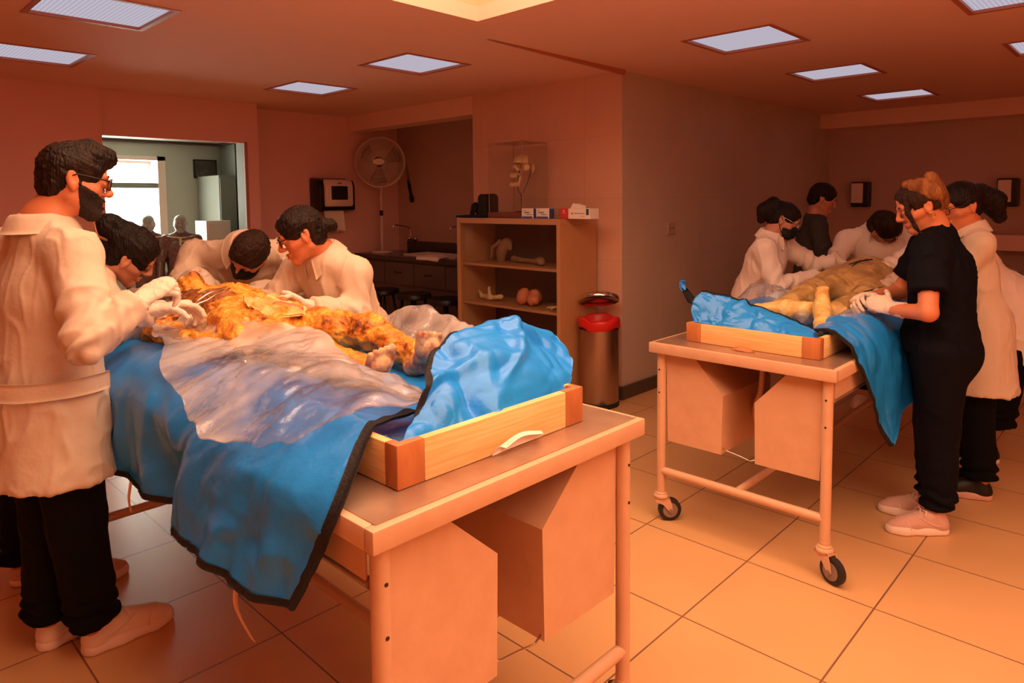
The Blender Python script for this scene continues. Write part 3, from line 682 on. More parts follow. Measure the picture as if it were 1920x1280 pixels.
mesh('small_print', MB().box((3.9636, 3.09, CH+.039), (3.9652, 3.19, CH+.044)).box((3.9636, 3.09, CH+.02), (3.9652, 3.13, CH+.023)).vf(), 'bone_dim', o, False)
# bones and models on the shelves
def blob(name, label, cat, prims, mt, r=.005, amp=.003, cutz=None):
    P = np.concatenate([np.array([p[0], p[1]]) for p in prims]); R = max(max(p[2], p[3]) for p in prims)+.02
    s = SDF.grid(P.min(0)-R, P.max(0)+R, r)
    for p in prims: s.cap(*p[:4], k=p[4] if len(p) > 4 else .012)
    if cutz is not None: s.cut((0, 0, cutz), (0, 0, -1))
    return tag(mesh(name, disp(s.mesh(), lambda V: amp*fbm(V*35)), mt), label, cat)
z = 1.035
blob('pelvis_model', 'pale hip bone standing upright on the upper cabinet shelf', 'bone', [((4.14, 4.13, z+.02), (4.14, 4.12, z+.09), .035, .045), ((4.14, 4.12, z+.09), (4.14, 4.06, z+.16), .045, .05), ((4.14, 4.14, z+.17), (4.13, 4.22, z+.12), .02, .016), ((4.13, 4.22, z+.12), (4.13, 4.24, z+.03), .014, .01), ((4.14, 4.05, z+.17), (4.14, 4.02, z+.12), .022, .018)], 'bone_dim', cutz=z+.001)
blob('long_bone', 'long bone with hollow end lying on the upper cabinet shelf', 'bone', [((4.16, 3.95, z+.028), (4.12, 3.72, z+.03), .018, .016), ((4.12, 3.72, z+.03), (4.10, 3.64, z+.036), .020, .032), ((4.1, 3.64, z+.036), (4.06, 3.60, z+.036), .026, .030), ((4.16, 3.95, z+.028), (4.17, 4.0, z+.03), .02, .028)], 'bone_dim', cutz=z+.001)
z = .705
blob('vertebra', 'small yellow vertebra with spikes on the middle cabinet shelf', 'bone', [((4.06, 4.28, z+.03), (4.06, 4.24, z+.035), .02, .02), ((4.06, 4.28, z+.03), (4.05, 4.31, z+.075), .014, .009), ((4.06, 4.22, z+.03), (4.05, 4.17, z+.03), .025, .025), ((4.05, 4.18, z+.05), (4.05, 4.185, z+.115), .014, .010), ((4.06, 4.15, z+.03), (4.07, 4.06, z+.045), .018, .02)], 'bone', cutz=z+.001)
for y, lb in ((3.80, 'left half of the orange organ model on the middle cabinet shelf'), (3.685, 'right half of the orange organ model on the middle cabinet shelf')):
    o = blob('organ_model', lb, 'model', [((4.10, y+.02, z+.075), (4.06, y, z+.055), .058, .05), ((4.06, y, z+.055), (4.07, y-.01, z+.10), .048, .04)], 'skin_warm', amp=.006, cutz=z+.001); o['group'] = 'organ model halves'
blob('small_bone', 'small branching pale bone at the right end of the middle cabinet shelf', 'bone', [((4.02, 3.50, z+.012), (4.04, 3.42, z+.018), .01, .012), ((4.04, 3.42, z+.018), (4.06, 3.36, z+.035), .012, .022), ((4.02, 3.47, z+.014), (3.99, 3.43, z+.012), .009, .009)], 'bone', cutz=z+.001)
z = .36
blob('bone_bundle', 'brown bones lying on the lowest visible cabinet shelf', 'bone', [((4.0, 3.50, z+.02), (4.1, 3.34, z+.03), .018, .02), ((4.0, 3.42, z+.04), (4.12, 3.40, z+.05), .016, .02), ((3.98, 3.37, z+.025), (4.1, 3.33, z+.03), .016, .018)], 'bone_dim', cutz=z+.001)

# ------------------------------------------------------------------ pedal bin
bc = A(4.16, 3.14-.035, 0)
o = thing('pedal_bin', 'round steel pedal bin with red liner rim and open lid beside the column', 'bin', bc)
m = MB(); m.lathe([(.145, .03), (.148, .05), (.148, .585)], bc, 40, cap=False).lathe([(.138, .585), (.138, .06), (0.001, .06)], bc, 40, cap=False); mesh('bin_body', m.vf(), 'brushed', o, angle=40)
mesh('base_ring', MB().lathe([(.15, 0), (.152, .03), (.148, .035), (.1, .035)], bc, 40).vf(), 'rubber', o, angle=40)
m = MB(); m.lathe([(.150, .59), (.158, .60), (.160, .66), (.150, .672), (.140, .66), (.132, .58), (.12, .50), (.001, .48)], bc, 40, cap=False); V, F = m.vf(); V = np.array(V); a_ = np.arctan2(V[:, 1]-bc[1], V[:, 0]-bc[0]); V[:, 2] += np.where(V[:, 2] > .57, .012*np.sin(3*a_)+.006*np.sin(7*a_), 0)
mesh('liner', (V, F), 'red_plastic', o)
# lid hinged at the back (towards the column), opened about thirty degrees
m = MB(); m.lathe([(.152, 0), (.156, .012), (.150, .03), (.11, .05), (.05, .058), (.001, .06)], (0, 0, 0), 40, cap=False).lathe([(.152, 0), (.12, .018), (.001, .024)], (0, 0, 0), 40, cap=False); V, F = m.vf(); V = np.array(V)
hd = unit((.72, .69, 0)); an = math.radians(24); r_ = np.cross((0, 0, 1), hd)
def lid(V):
    a = V@hd-.155; b = V@r_; z = V[:, 2]
    return bc+np.outer(a*math.cos(an)+z*math.sin(an)+.155, hd)+np.outer(b, r_)+np.outer(-a*math.sin(an)+z*math.cos(an)+.725, (0, 0, 1))
mesh('lid', (lid(V), F), 'chrome', o)
mesh('pedal', bx(bc+A(-.16, -.17, .012), bc+A(-.09, -.10, .025), .004), 'rubber', o, False)

# ------------------------------------------------------------------ sink corner in the alcove
o = thing('sink_counter', 'dark stone sink counter with drawers in the alcove corner', 'counter', (4.8, 5.8, 0))
m = MB(); m.box((4.45, 4.74, .93), (5.09, 5.25, .97), .003).box((4.45, 6.15, .93), (5.09, 6.84, .97), .003).box((4.45, 5.25, .93), (4.60, 6.15, .97), .003).box((4.98, 5.25, .93), (5.09, 6.15, .97), .003).box((5.07, 4.74, .97), (5.095, 6.65, 1.09), .003)
mesh('worktop', m.vf(), 'counter_stone', o, False)
mesh('body', bx((4.52, 4.75, .10), (5.08, 6.83, .93)), 'counter_front', o, False)
for i in range(4):
    y0 = 4.76+i*.52; d = mesh('drawer', bx((4.49, y0, .66), (4.518, y0+.505, .90), .003), 'counter_front', o, False)
    mesh('drawer_handle', MB().tube([(4.485, y0+.20, .80), (4.465, y0+.21, .79), (4.465, y0+.30, .79), (4.485, y0+.31, .80)], .005, 8).vf(), 'rubber', d)
m = MB(); m.box((4.62, 5.27, .80), (4.64, 6.13, .985)).box((4.94, 5.27, .80), (4.96, 6.13, .985)).box((4.64, 5.27, .80), (4.94, 5.29, .985)).box((4.64, 6.11, .80), (4.94, 6.13, .985)).box((4.64, 5.29, .80), (4.94, 6.11, .82))
mesh('basin', m.vf(), 'white_plastic', o, False)
sh, _ = sheet([[(4.44, 5.33, .95), (4.44, 5.5, .955), (4.44, 5.68, .955)], [(4.47, 5.32, .985), (4.47, 5.5, 1.0), (4.47, 5.70, .985)], [(4.60, 5.34, .99), (4.6, 5.5, 1.012), (4.6, 5.68, .99)]], 8, 14, lambda V, u, v: .006*fbm(V*20), .004)
tag(mesh('cloth', sh, 'paper'), 'folded white cloth on the front edge of the sink counter', 'cloth')
def tap(label, x, y):
    o = thing('tap', label, 'tap', (x, y, 1.20)); m = MB()
    m.tube([tuple(p) for p in cr([(x, y, 1.11), (x-.06, y, 1.12), (x-.07, y, 1.20), (x-.08, y, 1.25), (x-.16, y+.03, 1.275), (x-.26, y+.06, 1.285), (x-.275, y+.065, 1.24)], 30)], .009, 10); mesh('spout', m.vf(), 'chrome', o)
    mesh('wall_flange', MB().lathe([(.028, -.012), (.028, -.004), (.02, 0)], (x, y, 1.11), 18, 'X').vf(), 'chrome', o)
    for dy in (-.06, .06): mesh('handle', MB().lathe([(.012, -.03), (.024, -.035), (.022, -.055), (.008, -.06)], (x, y+dy, 1.12), 12, 'X').tube([(x-.03, y+dy, 1.12), (x-.03, y, 1.11)], .01, 8).vf(), 'chrome', o)
tap('chrome wall tap with long bent spout above the sink corner', 5.095, 6.52); tap('chrome wall tap mostly hidden behind the cabinet', 5.095, 5.50)
# pedestal fan standing in the corner
fc = A(4.60, 6.55, 0)
o = thing('pedestal_fan', 'white pedestal fan with round wire cage in the alcove corner', 'fan', (4.66, 6.6, .97))
hc = A(4.60, 6.50, 2.005); fx = unit((-.72, -.69, .03)); s1 = unit(np.cross((0, 0, 1), fx)); s2 = np.cross(fx, s1); R = .275
m = MB()
for off, q in ((.05, 1), (-.05, 1), (.0, 1.02)): m.tube([hc+fx*off+R*q*(math.cos(a)*s1+math.sin(a)*s2) for a in np.linspace(0, 2*PI, 48, endpoint=False)], .004 if off else .008, 6, True)
mesh('cage_ring', m.vf(), 'white_plastic', o)
m = MB()
for i in range(128):
    a = 2*PI*i/128; d = math.cos(a)*s1+math.sin(a)*s2
    m.tube([hc+fx*.075+d*.06, hc+fx*.07+d*.17, hc+fx*.05+d*R, hc-fx*.05+d*R, hc-fx*.07+d*.17, hc-fx*.075+d*.05], .0014, 4)
for q in (.07, .12, .17, .22): m.tube([hc+fx*(.076-.02*max(0, q-.17)/.05*.4)+q*(math.cos(a)*s1+math.sin(a)*s2) for a in np.linspace(0, 2*PI, 40, endpoint=False)], .0014, 4, True)
cg = mesh('cage_wires', m.vf(), 'white_plastic', o)
V = np.array([hc+fx*.084+.066*math.cos(a)*s1+.034*math.sin(a)*s2 for a in np.linspace(0, 2*PI, 32, endpoint=False)]); V = np.concatenate([V, V-fx*.012])
bd = mesh('badge', (V, [list(range(32)), list(range(32, 64))[::-1]]+[[i, 32+i, 32+(i+1) % 32, (i+1) % 32] for i in range(32)]), 'paper', o, False)
for i in range(3):
    a0 = 2*PI*i/3
    sh, _ = sheet([[hc+fx*(.012*q)+r_*(math.cos(a0+t_)*s1+math.sin(a0+t_)*s2) for r_ in (.035, .13, .235)] for t_, q in ((0, 2), (.4, 0), (.85, -2))], 10, 10, None, .002); mesh('blade', sh, 'fan_blade', o)
mesh('motor', MB().tube([hc-fx*.02, hc-fx*.08, hc-fx*.09, hc-fx*.2], [.05, .06, .065, .045], 20).vf(), 'white_plastic', o)
mesh('pole', MB().tube([hc-fx*.12+A(0, 0, -.04), A(4.672, 6.60, 1.6), A(4.672, 6.60, 1.43)], [.012, .012, .012], 12).vf(), 'white_plastic', o); mesh('collar', MB().lathe([(.018, 1.40), (.021, 1.41), (.021, 1.45), (.018, 1.46)], (4.672, 6.60, 0), 14).vf(), 'rubber', o)
mesh('lower_tube', MB().lathe([(.016, .985), (.016, 1.40)], (4.672, 6.60, 0), 14).vf(), 'white_plastic', o); mesh('foot', MB().lathe([(.12, .972), (.12, .985), (.02, .995), (.016, 1.0)], (4.672, 6.60, 0), 24).vf(), 'white_plastic', o)
# paper towel dispenser
o = thing('towel_dispenser', 'white and black paper towel dispenser with a hanging sheet, left of the fan', 'dispenser', (4.12, 6.78, 1.6))
mesh('black_case', MB().prism([(6.845, 1.83), (6.66, 1.80), (6.63, 1.74), (6.63, 1.47), (6.845, 1.45)], 3.90, 4.345, 'X', .015).vf(), 'black_plastic', o, angle=40)
mesh('white_cover', MB().prism([(6.66, 1.815), (6.62, 1.80), (6.592, 1.74), (6.592, 1.52), (6.64, 1.505)], 3.955, 4.30, 'X', .018).vf(), 'white_plastic', o, angle=40)
mesh('window', bx((4.02, 6.586, 1.585), (4.225, 6.60, 1.735), .006), 'dark_glass', o, False)
mesh('logo', bx((4.10, 6.588, 1.762), (4.15, 6.595, 1.770)), 'rubber', o, False)
sh, _ = sheet([[(3.985, 6.70, 1.47), (4.10, 6.70, 1.47), (4.23, 6.70, 1.47)], [(3.985, 6.69, 1.36), (4.11, 6.68, 1.36), (4.235, 6.69, 1.36)], [(3.985, 6.70, 1.25), (4.12, 6.68, 1.245), (4.25, 6.70, 1.235)]], 8, 8, None, .001); mesh('paper_sheet', sh, 'paper', o)
# amputation knife on the alcove wall
o = thing('long_knife', 'long bladed knife with black handle hanging on the alcove wall', 'knife', (5.08, 6.62, 1.85)); kt = A(5.085, 6.715, 2.15); kb = A(5.085, 6.555, 1.56); d = unit(kb-kt); q = unit(np.cross(d, (1, 0, 0)))
V = []
for x in (-.004, .004): V += [kt+A(x, 0, 0), kt+d*.1+q*.018+A(x, 0, 0), kt+d*.36+q*.02+A(x, 0, 0), kt+d*.36-q*.016+A(x, 0, 0), kt+d*.06-q*.010+A(x, 0, 0)]
mesh('blade', (V, [[0, 1, 2, 3, 4], [9, 8, 7, 6, 5]]+[[i, 5+i, 5+(i+1) % 5, (i+1) % 5] for i in range(5)]), 'brushed', o, False)
mesh('handle', MB().tube([kt+d*.35, kt+d*.42, kt+d*.52, kt+d*.57, kt+d*.62], [.013, .02, .018, .03, .022], 12).vf(), 'black_plastic', o)
# stools under the counter
def stool(loc, label):
    o = thing('stool', label, 'stool', loc, 'round black stools under the sink counter'); x, y, _ = loc
    mesh('seat', MB().lathe([(.17, .59), (.18, .60), (.18, .63), (.17, .645), (.001, .65)], (x, y, 0), 28).vf(), 'stool_black', o, angle=40)
    for i in range(4):
        a = PI/4+i*PI/2; mesh('leg', MB().tube([(x+.11*math.cos(a), y+.11*math.sin(a), .60), (x+.19*math.cos(a), y+.19*math.sin(a), 0)], .014, 8).vf(), 'stool_black', o)
    mesh('foot_ring', MB().tube([(x+.165*math.cos(a), y+.165*math.sin(a), .2) for a in np.linspace(0, 2*PI, 24, endpoint=False)], .008, 6, True).vf(), 'stool_black', o); return o
s0 = stool((4.22, 5.98, 0), 'round black stool under the counter, just right of the woman with glasses'); copy_tree(s0, (4.22, 5.45, 0), 'round black stool under the counter, middle one'); copy_tree(s0, (4.20, 4.93, 0), 'round black stool beside the cabinet')

# ------------------------------------------------------------------ back room furniture
o = thing('framed_picture', 'dark framed scan picture on the back room wall', 'picture', (3.65, 8.98, 1.99)); mesh('frame', bx((3.507, 8.975, 1.885), (3.80, 8.998, 2.12), .004), 'black_plastic', o, False)
mesh('print', bx((3.525, 8.972, 1.90), (3.782, 8.976, 2.105)), mat('scan_print', '2b2520', .3, var=(9, '6a5f55', .2)), o, False)
o = thing('white_cabinet', 'low white metal cabinet in the back room below the picture', 'cabinet', (3.36, 8.1, 0)); mesh('body', bx((3.22, 7.95, 0), (3.50, 8.27, 1.36), .004), 'white_plastic', o, False); mesh('drawer', bx((3.24, 7.935, 1.12), (3.48, 7.95, 1.33), .003), 'white_plastic', o, False)
mesh('drawer', bx((3.24, 7.935, .9), (3.48, 7.95, 1.1), .003), 'white_plastic', o, False)
o = thing('steel_cabinet', 'tall grey steel cabinet at the right of the back room', 'cabinet', (3.68, 8.6, 0)); mesh('body', bx((3.53, 8.3, 0), (3.84, 8.93, 1.90), .006), 'grey_room', o, False); mesh('door', bx((3.54, 8.285, .05), (3.83, 8.3, 1.87), .004), 'grey_room', o, False); mesh('handle', MB().tube([(3.56, 8.275, .9), (3.56, 8.275, 1.3)], .01, 8).vf(), 'chrome', o)
# far right wall
for y0, y1, lb in ((2.59, 2.745, 'white and black soap dispenser on the far right wall, above the bent person'), (1.18, 1.325, 'white and black soap dispenser on the far wall near the right edge')):
    o = thing('soap_dispenser', lb, 'dispenser', (8.66, (y0+y1)/2, 1.58), 'soap dispensers'); mesh('back_case', MB().box((8.60, y0-.03, 1.445), (8.715, y1+.01, 1.735), .012).vf(), 'black_plastic', o, False); mesh('front_cover', MB().box((8.575, y0+.03, 1.49), (8.61, y1, 1.72), .01).vf(), 'white_plastic', o, False)
o = thing('wall_shelf', 'pale shelf board on the far right wall by the right edge', 'shelf', (8.56, .6, 1.08)); mesh('board', bx((8.45, .1, 1.0), (8.71, 1.33, 1.16), .004), 'beam_paint', o, False); mesh('bracket', bx((8.55, .5, .92), (8.71, .53, 1.0)), 'skirting', o, False)
o = thing('side_bench', 'grey bench with white papers at the far right edge', 'bench', (8.1, .6, 0)); mesh('bench_top', bx((7.75, .1, .77), (8.40, 1.38, .81), .004), 'white_plastic', o, False); mesh('bench_body', bx((7.82, .15, 0), (8.38, 1.30, .77)), 'counter_front', o, False)
sh, _ = sheet([[(7.85, 1.05, .812), (7.85, 1.18, .82), (7.85, 1.33, .812)], [(8.0, 1.05, .82), (8.0, 1.2, .90), (8.0, 1.34, .82)], [(8.2, 1.05, .812), (8.2, 1.18, .84), (8.2, 1.33, .812)]], 8, 10, lambda V, u, v: .01*fbm(V*9), .002); tag(mesh('white_paper', sh, 'paper'), 'crumpled white paper lying on the grey bench at the right edge', 'paper')
o = thing('wall_socket', 'small wall socket on the tiled side wall behind the masked woman', 'socket', (5.1, 3.04, 1.3)); mesh('plate', bx((5.02, 3.035, 1.26), (5.14, 3.05, 1.36), .004), mat('socket_plate', 'b59a84', .5), o, False); mesh('holes', MB().lathe([(.006, -.016), (.006, -.013)], (5.06, 3.05, 1.31), 8, 'Y').lathe([(.006, -.016), (.006, -.013)], (5.10, 3.05, 1.31), 8, 'Y').vf(), 'rubber', o)
# ------------------------------------------------------------------ people
def sv(r, u, t):
    """direction given as right / up / towards the viewer at the photographer's standpoint"""
    return unit(A(.695, -.719, 0)*r+A(0, 0, 1)*u+A(-.719, -.695, 0)*t)
def ortho(f, u):
    f = unit(f); l = unit(np.cross(u, f)); return f, l, np.cross(f, l)
def axis_grid(lo, hi, flo, fhi, fine, coarse):
    a = list(np.arange(lo, flo, coarse)); b = list(np.arange(flo, fhi, fine)); c = list(np.arange(fhi, hi+coarse, coarse))
    return np.array(a+b+c)
class Head:
    def __init__(s, c, f, u, sc=1.0): s.c = np.array(c, float); s.f, s.l, s.u = ortho(f, u); s.s = sc; s.fr = (s.f, s.l, s.u)
    def __call__(s, f, l, u): return s.c+s.s*(s.f*f+s.l*l+s.u*u)
    def shape(s, S, ears=True, fem=False):
        k = s.s; r = lambda *q: tuple(v*k for v in q)
        S.ell(s(-.010, 0, .034), s.fr, r(.093, .075, .084), k=.01)
        S.ell(s(.045, 0, .035), s.fr, r(.048, .064, .06), k=.02)
        S.ell(s(.038, 0, -.03), s.fr, r(.052, .058, .082), k=.02)
        jw = .047 if fem else .053
        for g in (-1, 1):
            S.cap(s(-.002, g*jw, -.058), s(.070, g*.014, -.103), .019*k, .016*k, k=.022)
            S.cap(s(.0, g*.055, -.02), s(.055, g*.05, -.026), .022*k, .018*k, k=.02)          # cheek bones
            S.cap(s(.083, g*.044, .026), s(.094, g*.012, .022), .009*k, .009*k, k=.012)        # brows
            S.cap(s(.089, g*.045, .004), s(.097, g*.018, .004), .004, k=.012, sub=True)
            S.ell(s(.101, g*.031, .008), s.fr, r(.012, .017, .011), k=.012, sub=True)
            S.ell(s(.079, g*.031, .006), s.fr, r(.0135, .0155, .0125), k=.004)
            S.cap(s(.098, g*.011, -.033), s(.103, g*.013, -.031), .0075*k, k=.006)
            if ears:
                S.ell(s(-.010, g*.079, -.004), (unit(s.f*.95+s.u*.25), s.l, unit(s.u-s.f*.25)), r(.019, .009, .033), k=.006)
                S.ell(s(-.006, g*.088, .002), (s.f, s.l, s.u), r(.010, .007, .018), k=.006, sub=True)
                S.cap(s(-.006, g*.079, -.03), s(-.004, g*.078, -.036), .007*k, k=.005)
        S.cap(s(.076, 0, -.104), s(.080, 0, -.098), .019*k, k=.014)
        S.cap(s(.092, 0, .022), s(.115, 0, -.022), .0075*k, .010*k, k=.010)
        S.cap(s(.114, 0, -.027), s(.112, 0, -.028), .0115*k, k=.008)
        for g in (-1, 1):
            S.cap(s(.088, g*.020, -.062), s(.0985, 0, -.059), .0045*k, .006*k, k=.006)
            S.cap(s(.088, g*.018, -.071), s(.0975, 0, -.0735), .0045*k, .0065*k, k=.006)
        S.cap(s(.101, -.016, -.0655), s(.101, .016, -.0655), .0018, k=.004, sub=True)
def hair_mesh(H, dirn=None, extra=None, front=.060, nape=-.05, thick=.010, res=.0042, side=.0, seed=0, amp=.003, low=None, lock=110):
    """hair cap over the skull, cut back from the face; extra: list of (a, b, ra, rb) in head coordinates"""
    P = [H(f, l, u) for f in (-.14, .12) for l in (-.11, .11) for u in (-.14, .16)]
    if extra: P += [H(*e[0]) for e in extra]+[H(*e[1]) for e in extra]
    P = np.array(P); S = SDF.grid(P.min(0)-.05, P.max(0)+.05, res); k = H.s; r = lambda *q: tuple(v*k for v in q)
    S.ell(H(-.010, 0, .034), H.fr, r(.093+thick, .075+thick, .084+thick), k=.01)
    S.ell(H(.035, 0, .042), H.fr, r(.053+thick, .063+thick, .054+thick), k=.012)
    S.ell(H(-.042, 0, -.02), H.fr, r(.052+thick, .058+thick, .07), k=.015)
    # open the face: everything in front of a slanted surface running from hairline to ear
    S.ell(H(front+.075, 0, -.03), H.fr, r(.088, .095, .115), k=.012, sub=True)
    for g in (-1, 1): S.ell(H(.005, g*.09, -.03), H.fr, r(.032, .028, .040), k=.010, sub=True)
    S.cut(H(0, 0, nape), unit(-H.u*.95+H.f*.55 if low is None else low), P.min(0)-.1, P.max(0)+.1)
    if extra:
        for e in extra: S.cap(H(*e[0]), H(*e[1]), e[2]*k, e[3]*k, k=e[4] if len(e) > 4 else .02)
    V, F = relax(S.mesh(), 2)
    d = unit(H.u*.3-H.f) if dirn is None else unit(dirn)
    def fn(V):
        Q = V-H.c; al = Q@d; Q2 = (Q-np.outer(al, d))*lock+np.outer(al, d)*7
        return amp*fbm(Q2, 2, seed)+.002*fbm(Q*22, 2, seed+5)
    return disp((V, F), fn)
def glasses(parent, H, r=.022, mt='frame_black', lens=True):
    m = MB(); o = None
    for g in (-1, 1):
        ring = []
        for a in np.linspace(0, 2*PI, 22, endpoint=False):
            x = math.cos(a); y = math.sin(a); q = (abs(x)**4+abs(y)**4)**-.25
            ring.append(H(.112-.008*abs(x*q)*.5-.004, g*(.034+r*x*q*1.12), .004+r*.86*y*q))
        m.tube(ring, .0022*H.s, 6, True)
        m.tube([H(.104, g*.060, .012), H(.06, g*.077, .014), H(.0, g*.083, .016), H(-.02, g*.082, .004)], .0021*H.s, 6)
    m.tube([H(.112, -.012, .010), H(.116, 0, .012), H(.112, .012, .010)], .002*H.s, 6)
    fr = mesh('glasses', m.vf(), mt, parent)
    if lens:
        for g in (-1, 1):
            V = []
            for off in (0, -.0015):
                for a in np.linspace(0, 2*PI, 22, endpoint=False):
                    x = math.cos(a); y = math.sin(a); q = (abs(x)**4+abs(y)**4)**-.25
                    V.append(H(.108-.004*abs(x*q)+off, g*(.034+r*.96*x*q*1.12), .004+r*.84*y*q))
            mesh('lens', (V, [list(range(22)), list(range(22, 44))[::-1]]+[[i, 22+i, 22+(i+1) % 22, (i+1) % 22] for i in range(22)]), 'lens', fr, False)
    return fr
def eyes(parent, H):
    for g in (-1, 1):
        m = MB(); 
        e = SDF.grid(H(.08, g*.031, .006)-.02, H(.08, g*.031, .006)+.02, .0018); e.ell(H(.0815, g*.031, .004), H.fr, (.0118, .0125, .0075), k=.001); ob = mesh('eye', e.mesh(), 'eye_white', parent)
        e = SDF.grid(H(.09, g*.031, .004)-.012, H(.09, g*.031, .004)+.012, .0014); e.ell(H(.0905, g*.031, .003), H.fr, (.0035, .0055, .0055), k=.001); mesh('iris', e.mesh(), 'iris', ob)
def eyebrows(parent, H, mt='hair_dark', t=.0032):
    for g in (-1, 1): mesh('eyebrow', MB().tube([H(.098, g*.014, .026), H(.098, g*.026, .031), H(.092, g*.040, .030), H(.082, g*.050, .024)], [t*.8*H.s, t*1.2*H.s, t*H.s, t*.3*H.s], 6).vf(), mt, parent)
def lips(parent, H):
    S = SDF.grid(H(.09, 0, -.065)-.035, H(.09, 0, -.065)+.035, .002)
    for g in (-1, 1):
        S.cap(H(.0892, g*.019, -.0630), H(.1005, 0, -.0600), .0035*H.s, .0055*H.s, k=.004); S.cap(H(.0892, g*.017, -.0700), H(.0995, 0, -.0728), .0035*H.s, .006*H.s, k=.004)
    S.cap(H(.104, -.016, -.066), H(.104, .016, -.066), .0016, k=.003, sub=True); mesh('lips', S.mesh(), 'lip', parent)
def hand_frame(d, n): d = unit(d); n = unit(np.array(n)-d*(np.array(n)@d)); return d, n, np.cross(n, d)
def glove(parent, wrist, d, n, thumb, curl, sc=1.0, mt='glove', spread=.06, tcurl=(.25, .3), tout=.75, cuff=True, res=.0028, fore=None):
    """hand with a palm and five fingers; d: along the fingers, n: palm normal, thumb: +1/-1 side along n x d,
    curl: per finger (index..little) three joint angles"""
    d, n, t = hand_frame(d, n); t = t*thumb; w_ = np.array(wrist, float)
    S = SDF.grid(w_-.235*sc, w_+.235*sc, res); P = lambda a, b, c: w_+sc*(d*a+t*b+n*c)
    S.chain([P(.0, 0, 0), P(.05, .0, .0), P(.082, -.002, .001)], [.030*sc, .040*sc, .040*sc], k=.01, flat=(n, 2.3))
    S.cap(P(.02, .026, .004), P(.055, .040, .008), .015*sc, .012*sc, k=.014)
    spec = [(.088, .030, .0095, (.043, .026, .021)), (.093, .009, .0098, (.047, .030, .022)), (.089, -.013, .0093, (.043, .028, .021)), (.080, -.033, .0083, (.034, .021, .019))]
    for i, (a, b, r, ln) in enumerate(spec):
        p = P(a-.012, b, .0); c = 0; sp = (1.5-i)*spread
        dd = unit(d+t*sp); q = curl[i] if hasattr(curl[i], '__len__') else (curl[i], curl[i]*.9, curl[i]*.6)
        S.cap(P(.05, b*.8, 0), p, r*1.05*sc, r*1.1*sc, k=.006)
        for j in range(3):
            c += q[j]; e = p+sc*(ln[j]+(.012 if j == 0 else 0))*(dd*math.cos(c)+n*math.sin(c)); S.cap(p, e, r*(1.06-.07*j)*sc, r*(.99-.08*j)*sc, k=.0035); p = e
    p = P(.024, .028, .006); dd = unit(d*.62+t*tout+n*.30); c = 0
    for j, (ln, r) in enumerate(((.042, .0125), (.031, .0105), (.026, .0092))):
        e = p+sc*ln*dd; S.cap(p, e, r*1.05*sc, r*.97*sc, k=.005); p = e
        dd = unit(dd+(n*.55-t*.45)*tcurl[min(j, 1)]*1.6)
    if cuff: S.cap(P(.01, 0, 0), (P(-.075, 0, 0) if fore is None else w_-unit(fore)*.075*sc), .031*sc, .039*sc, k=.012, flat=(n, 1.25), ends=(0, 1))
    return mesh('glove', disp(S.mesh(), lambda V: .0011*ridge(V*70, 2)), mt, parent)
def shoe(parent, ankle, toe, sc=1.0, mt='shoe_white', sole='shoe_sole', laces=True, h=.0):
    """ankle: heel point on the floor; toe: direction"""
    f = unit((toe[0], toe[1], 0)); l = np.cross((0, 0, 1), f); c = np.array(ankle, float); fr = (f, l, A(0, 0, 1))
    P = lambda a, b, z: c+sc*(f*a+l*b)+A(0, 0, z*sc)
    S = SDF.grid(P(.12, 0, .05)-.2*sc, P(.12, 0, .05)+.2*sc, .005)
    S.cap(P(.035, 0, .045), P(.20, .004, .035), .038*sc, .040*sc, k=.02); S.cap(P(.20, .004, .035), P(.235, .006, .03), .040*sc, .032*sc, k=.02, flat=((0, 0, 1), 1.3))
    S.cap(P(.03, 0, .04), P(.045, 0, .095), .036*sc, .036*sc, k=.02); S.cap(P(.06, 0, .085), P(.16, .002, .05), .033*sc, .034*sc, k=.02)
    S.cap(P(.04, 0, .135), P(.05, 0, .09), .026*sc, .022*sc, k=.01, sub=True); S.cut(P(0, 0, .105), A(0, 0, 1)-f*.35); S.cut(P(0, 0, .014), (0, 0, -1))
    o = mesh('shoe', S.mesh(), mt, parent)
    S = SDF.grid(P(.12, 0, .02)-.2*sc, P(.12, 0, .02)+.2*sc, .005)
    S.cap(P(.03, 0, .015), P(.10, 0, .015), .040*sc, .040*sc, k=.03); S.cap(P(.10, 0, .015), P(.20, .005, .015), .040*sc, .046*sc, k=.03); S.cap(P(.20, .005, .015), P(.235, .006, .017), .046*sc, .036*sc, k=.02); S.cut(P(0, 0, .034), A(0, 0, 1)-f*.05); S.cut(P(0, 0, .001), (0, 0, -1))
    mesh('sole', S.mesh(), sole, o)
    if laces:
        m = MB()
        for i in range(5):
            a = .115+i*.019; z = .098-i*.0085
            m.tube([P(a, -.026, z-.012), P(a+.004, 0, z+.004), P(a, .026, z-.012)], .0032*sc, 6)
        m.tube([P(.115, 0, .106), P(.105, .03, .112), P(.115, .045, .092)], .0028*sc, 6); m.tube([P(.115, 0, .106), P(.11, -.03, .110), P(.125, -.042, .090)], .0028*sc, 6)
        mesh('laces', m.vf(), sole, o)
        m = MB(); m.tube([tuple(p) for p in cr([P(.175, -.044, .030), P(.185, -.034, .060), P(.195, 0, .074), P(.185, .040, .058), P(.175, .050, .030)], 14)], .0018*sc, 5)
        for g in (-1, 1): m.tube([tuple(p) for p in cr([P(.03, g*.039, .045), P(.08, g*.041, .055), P(.12, g*.038, .075), P(.14, g*.030, .085)], 10)], .0018*sc, 5)
        mesh('seam', m.vf(), sole, o)
    return o
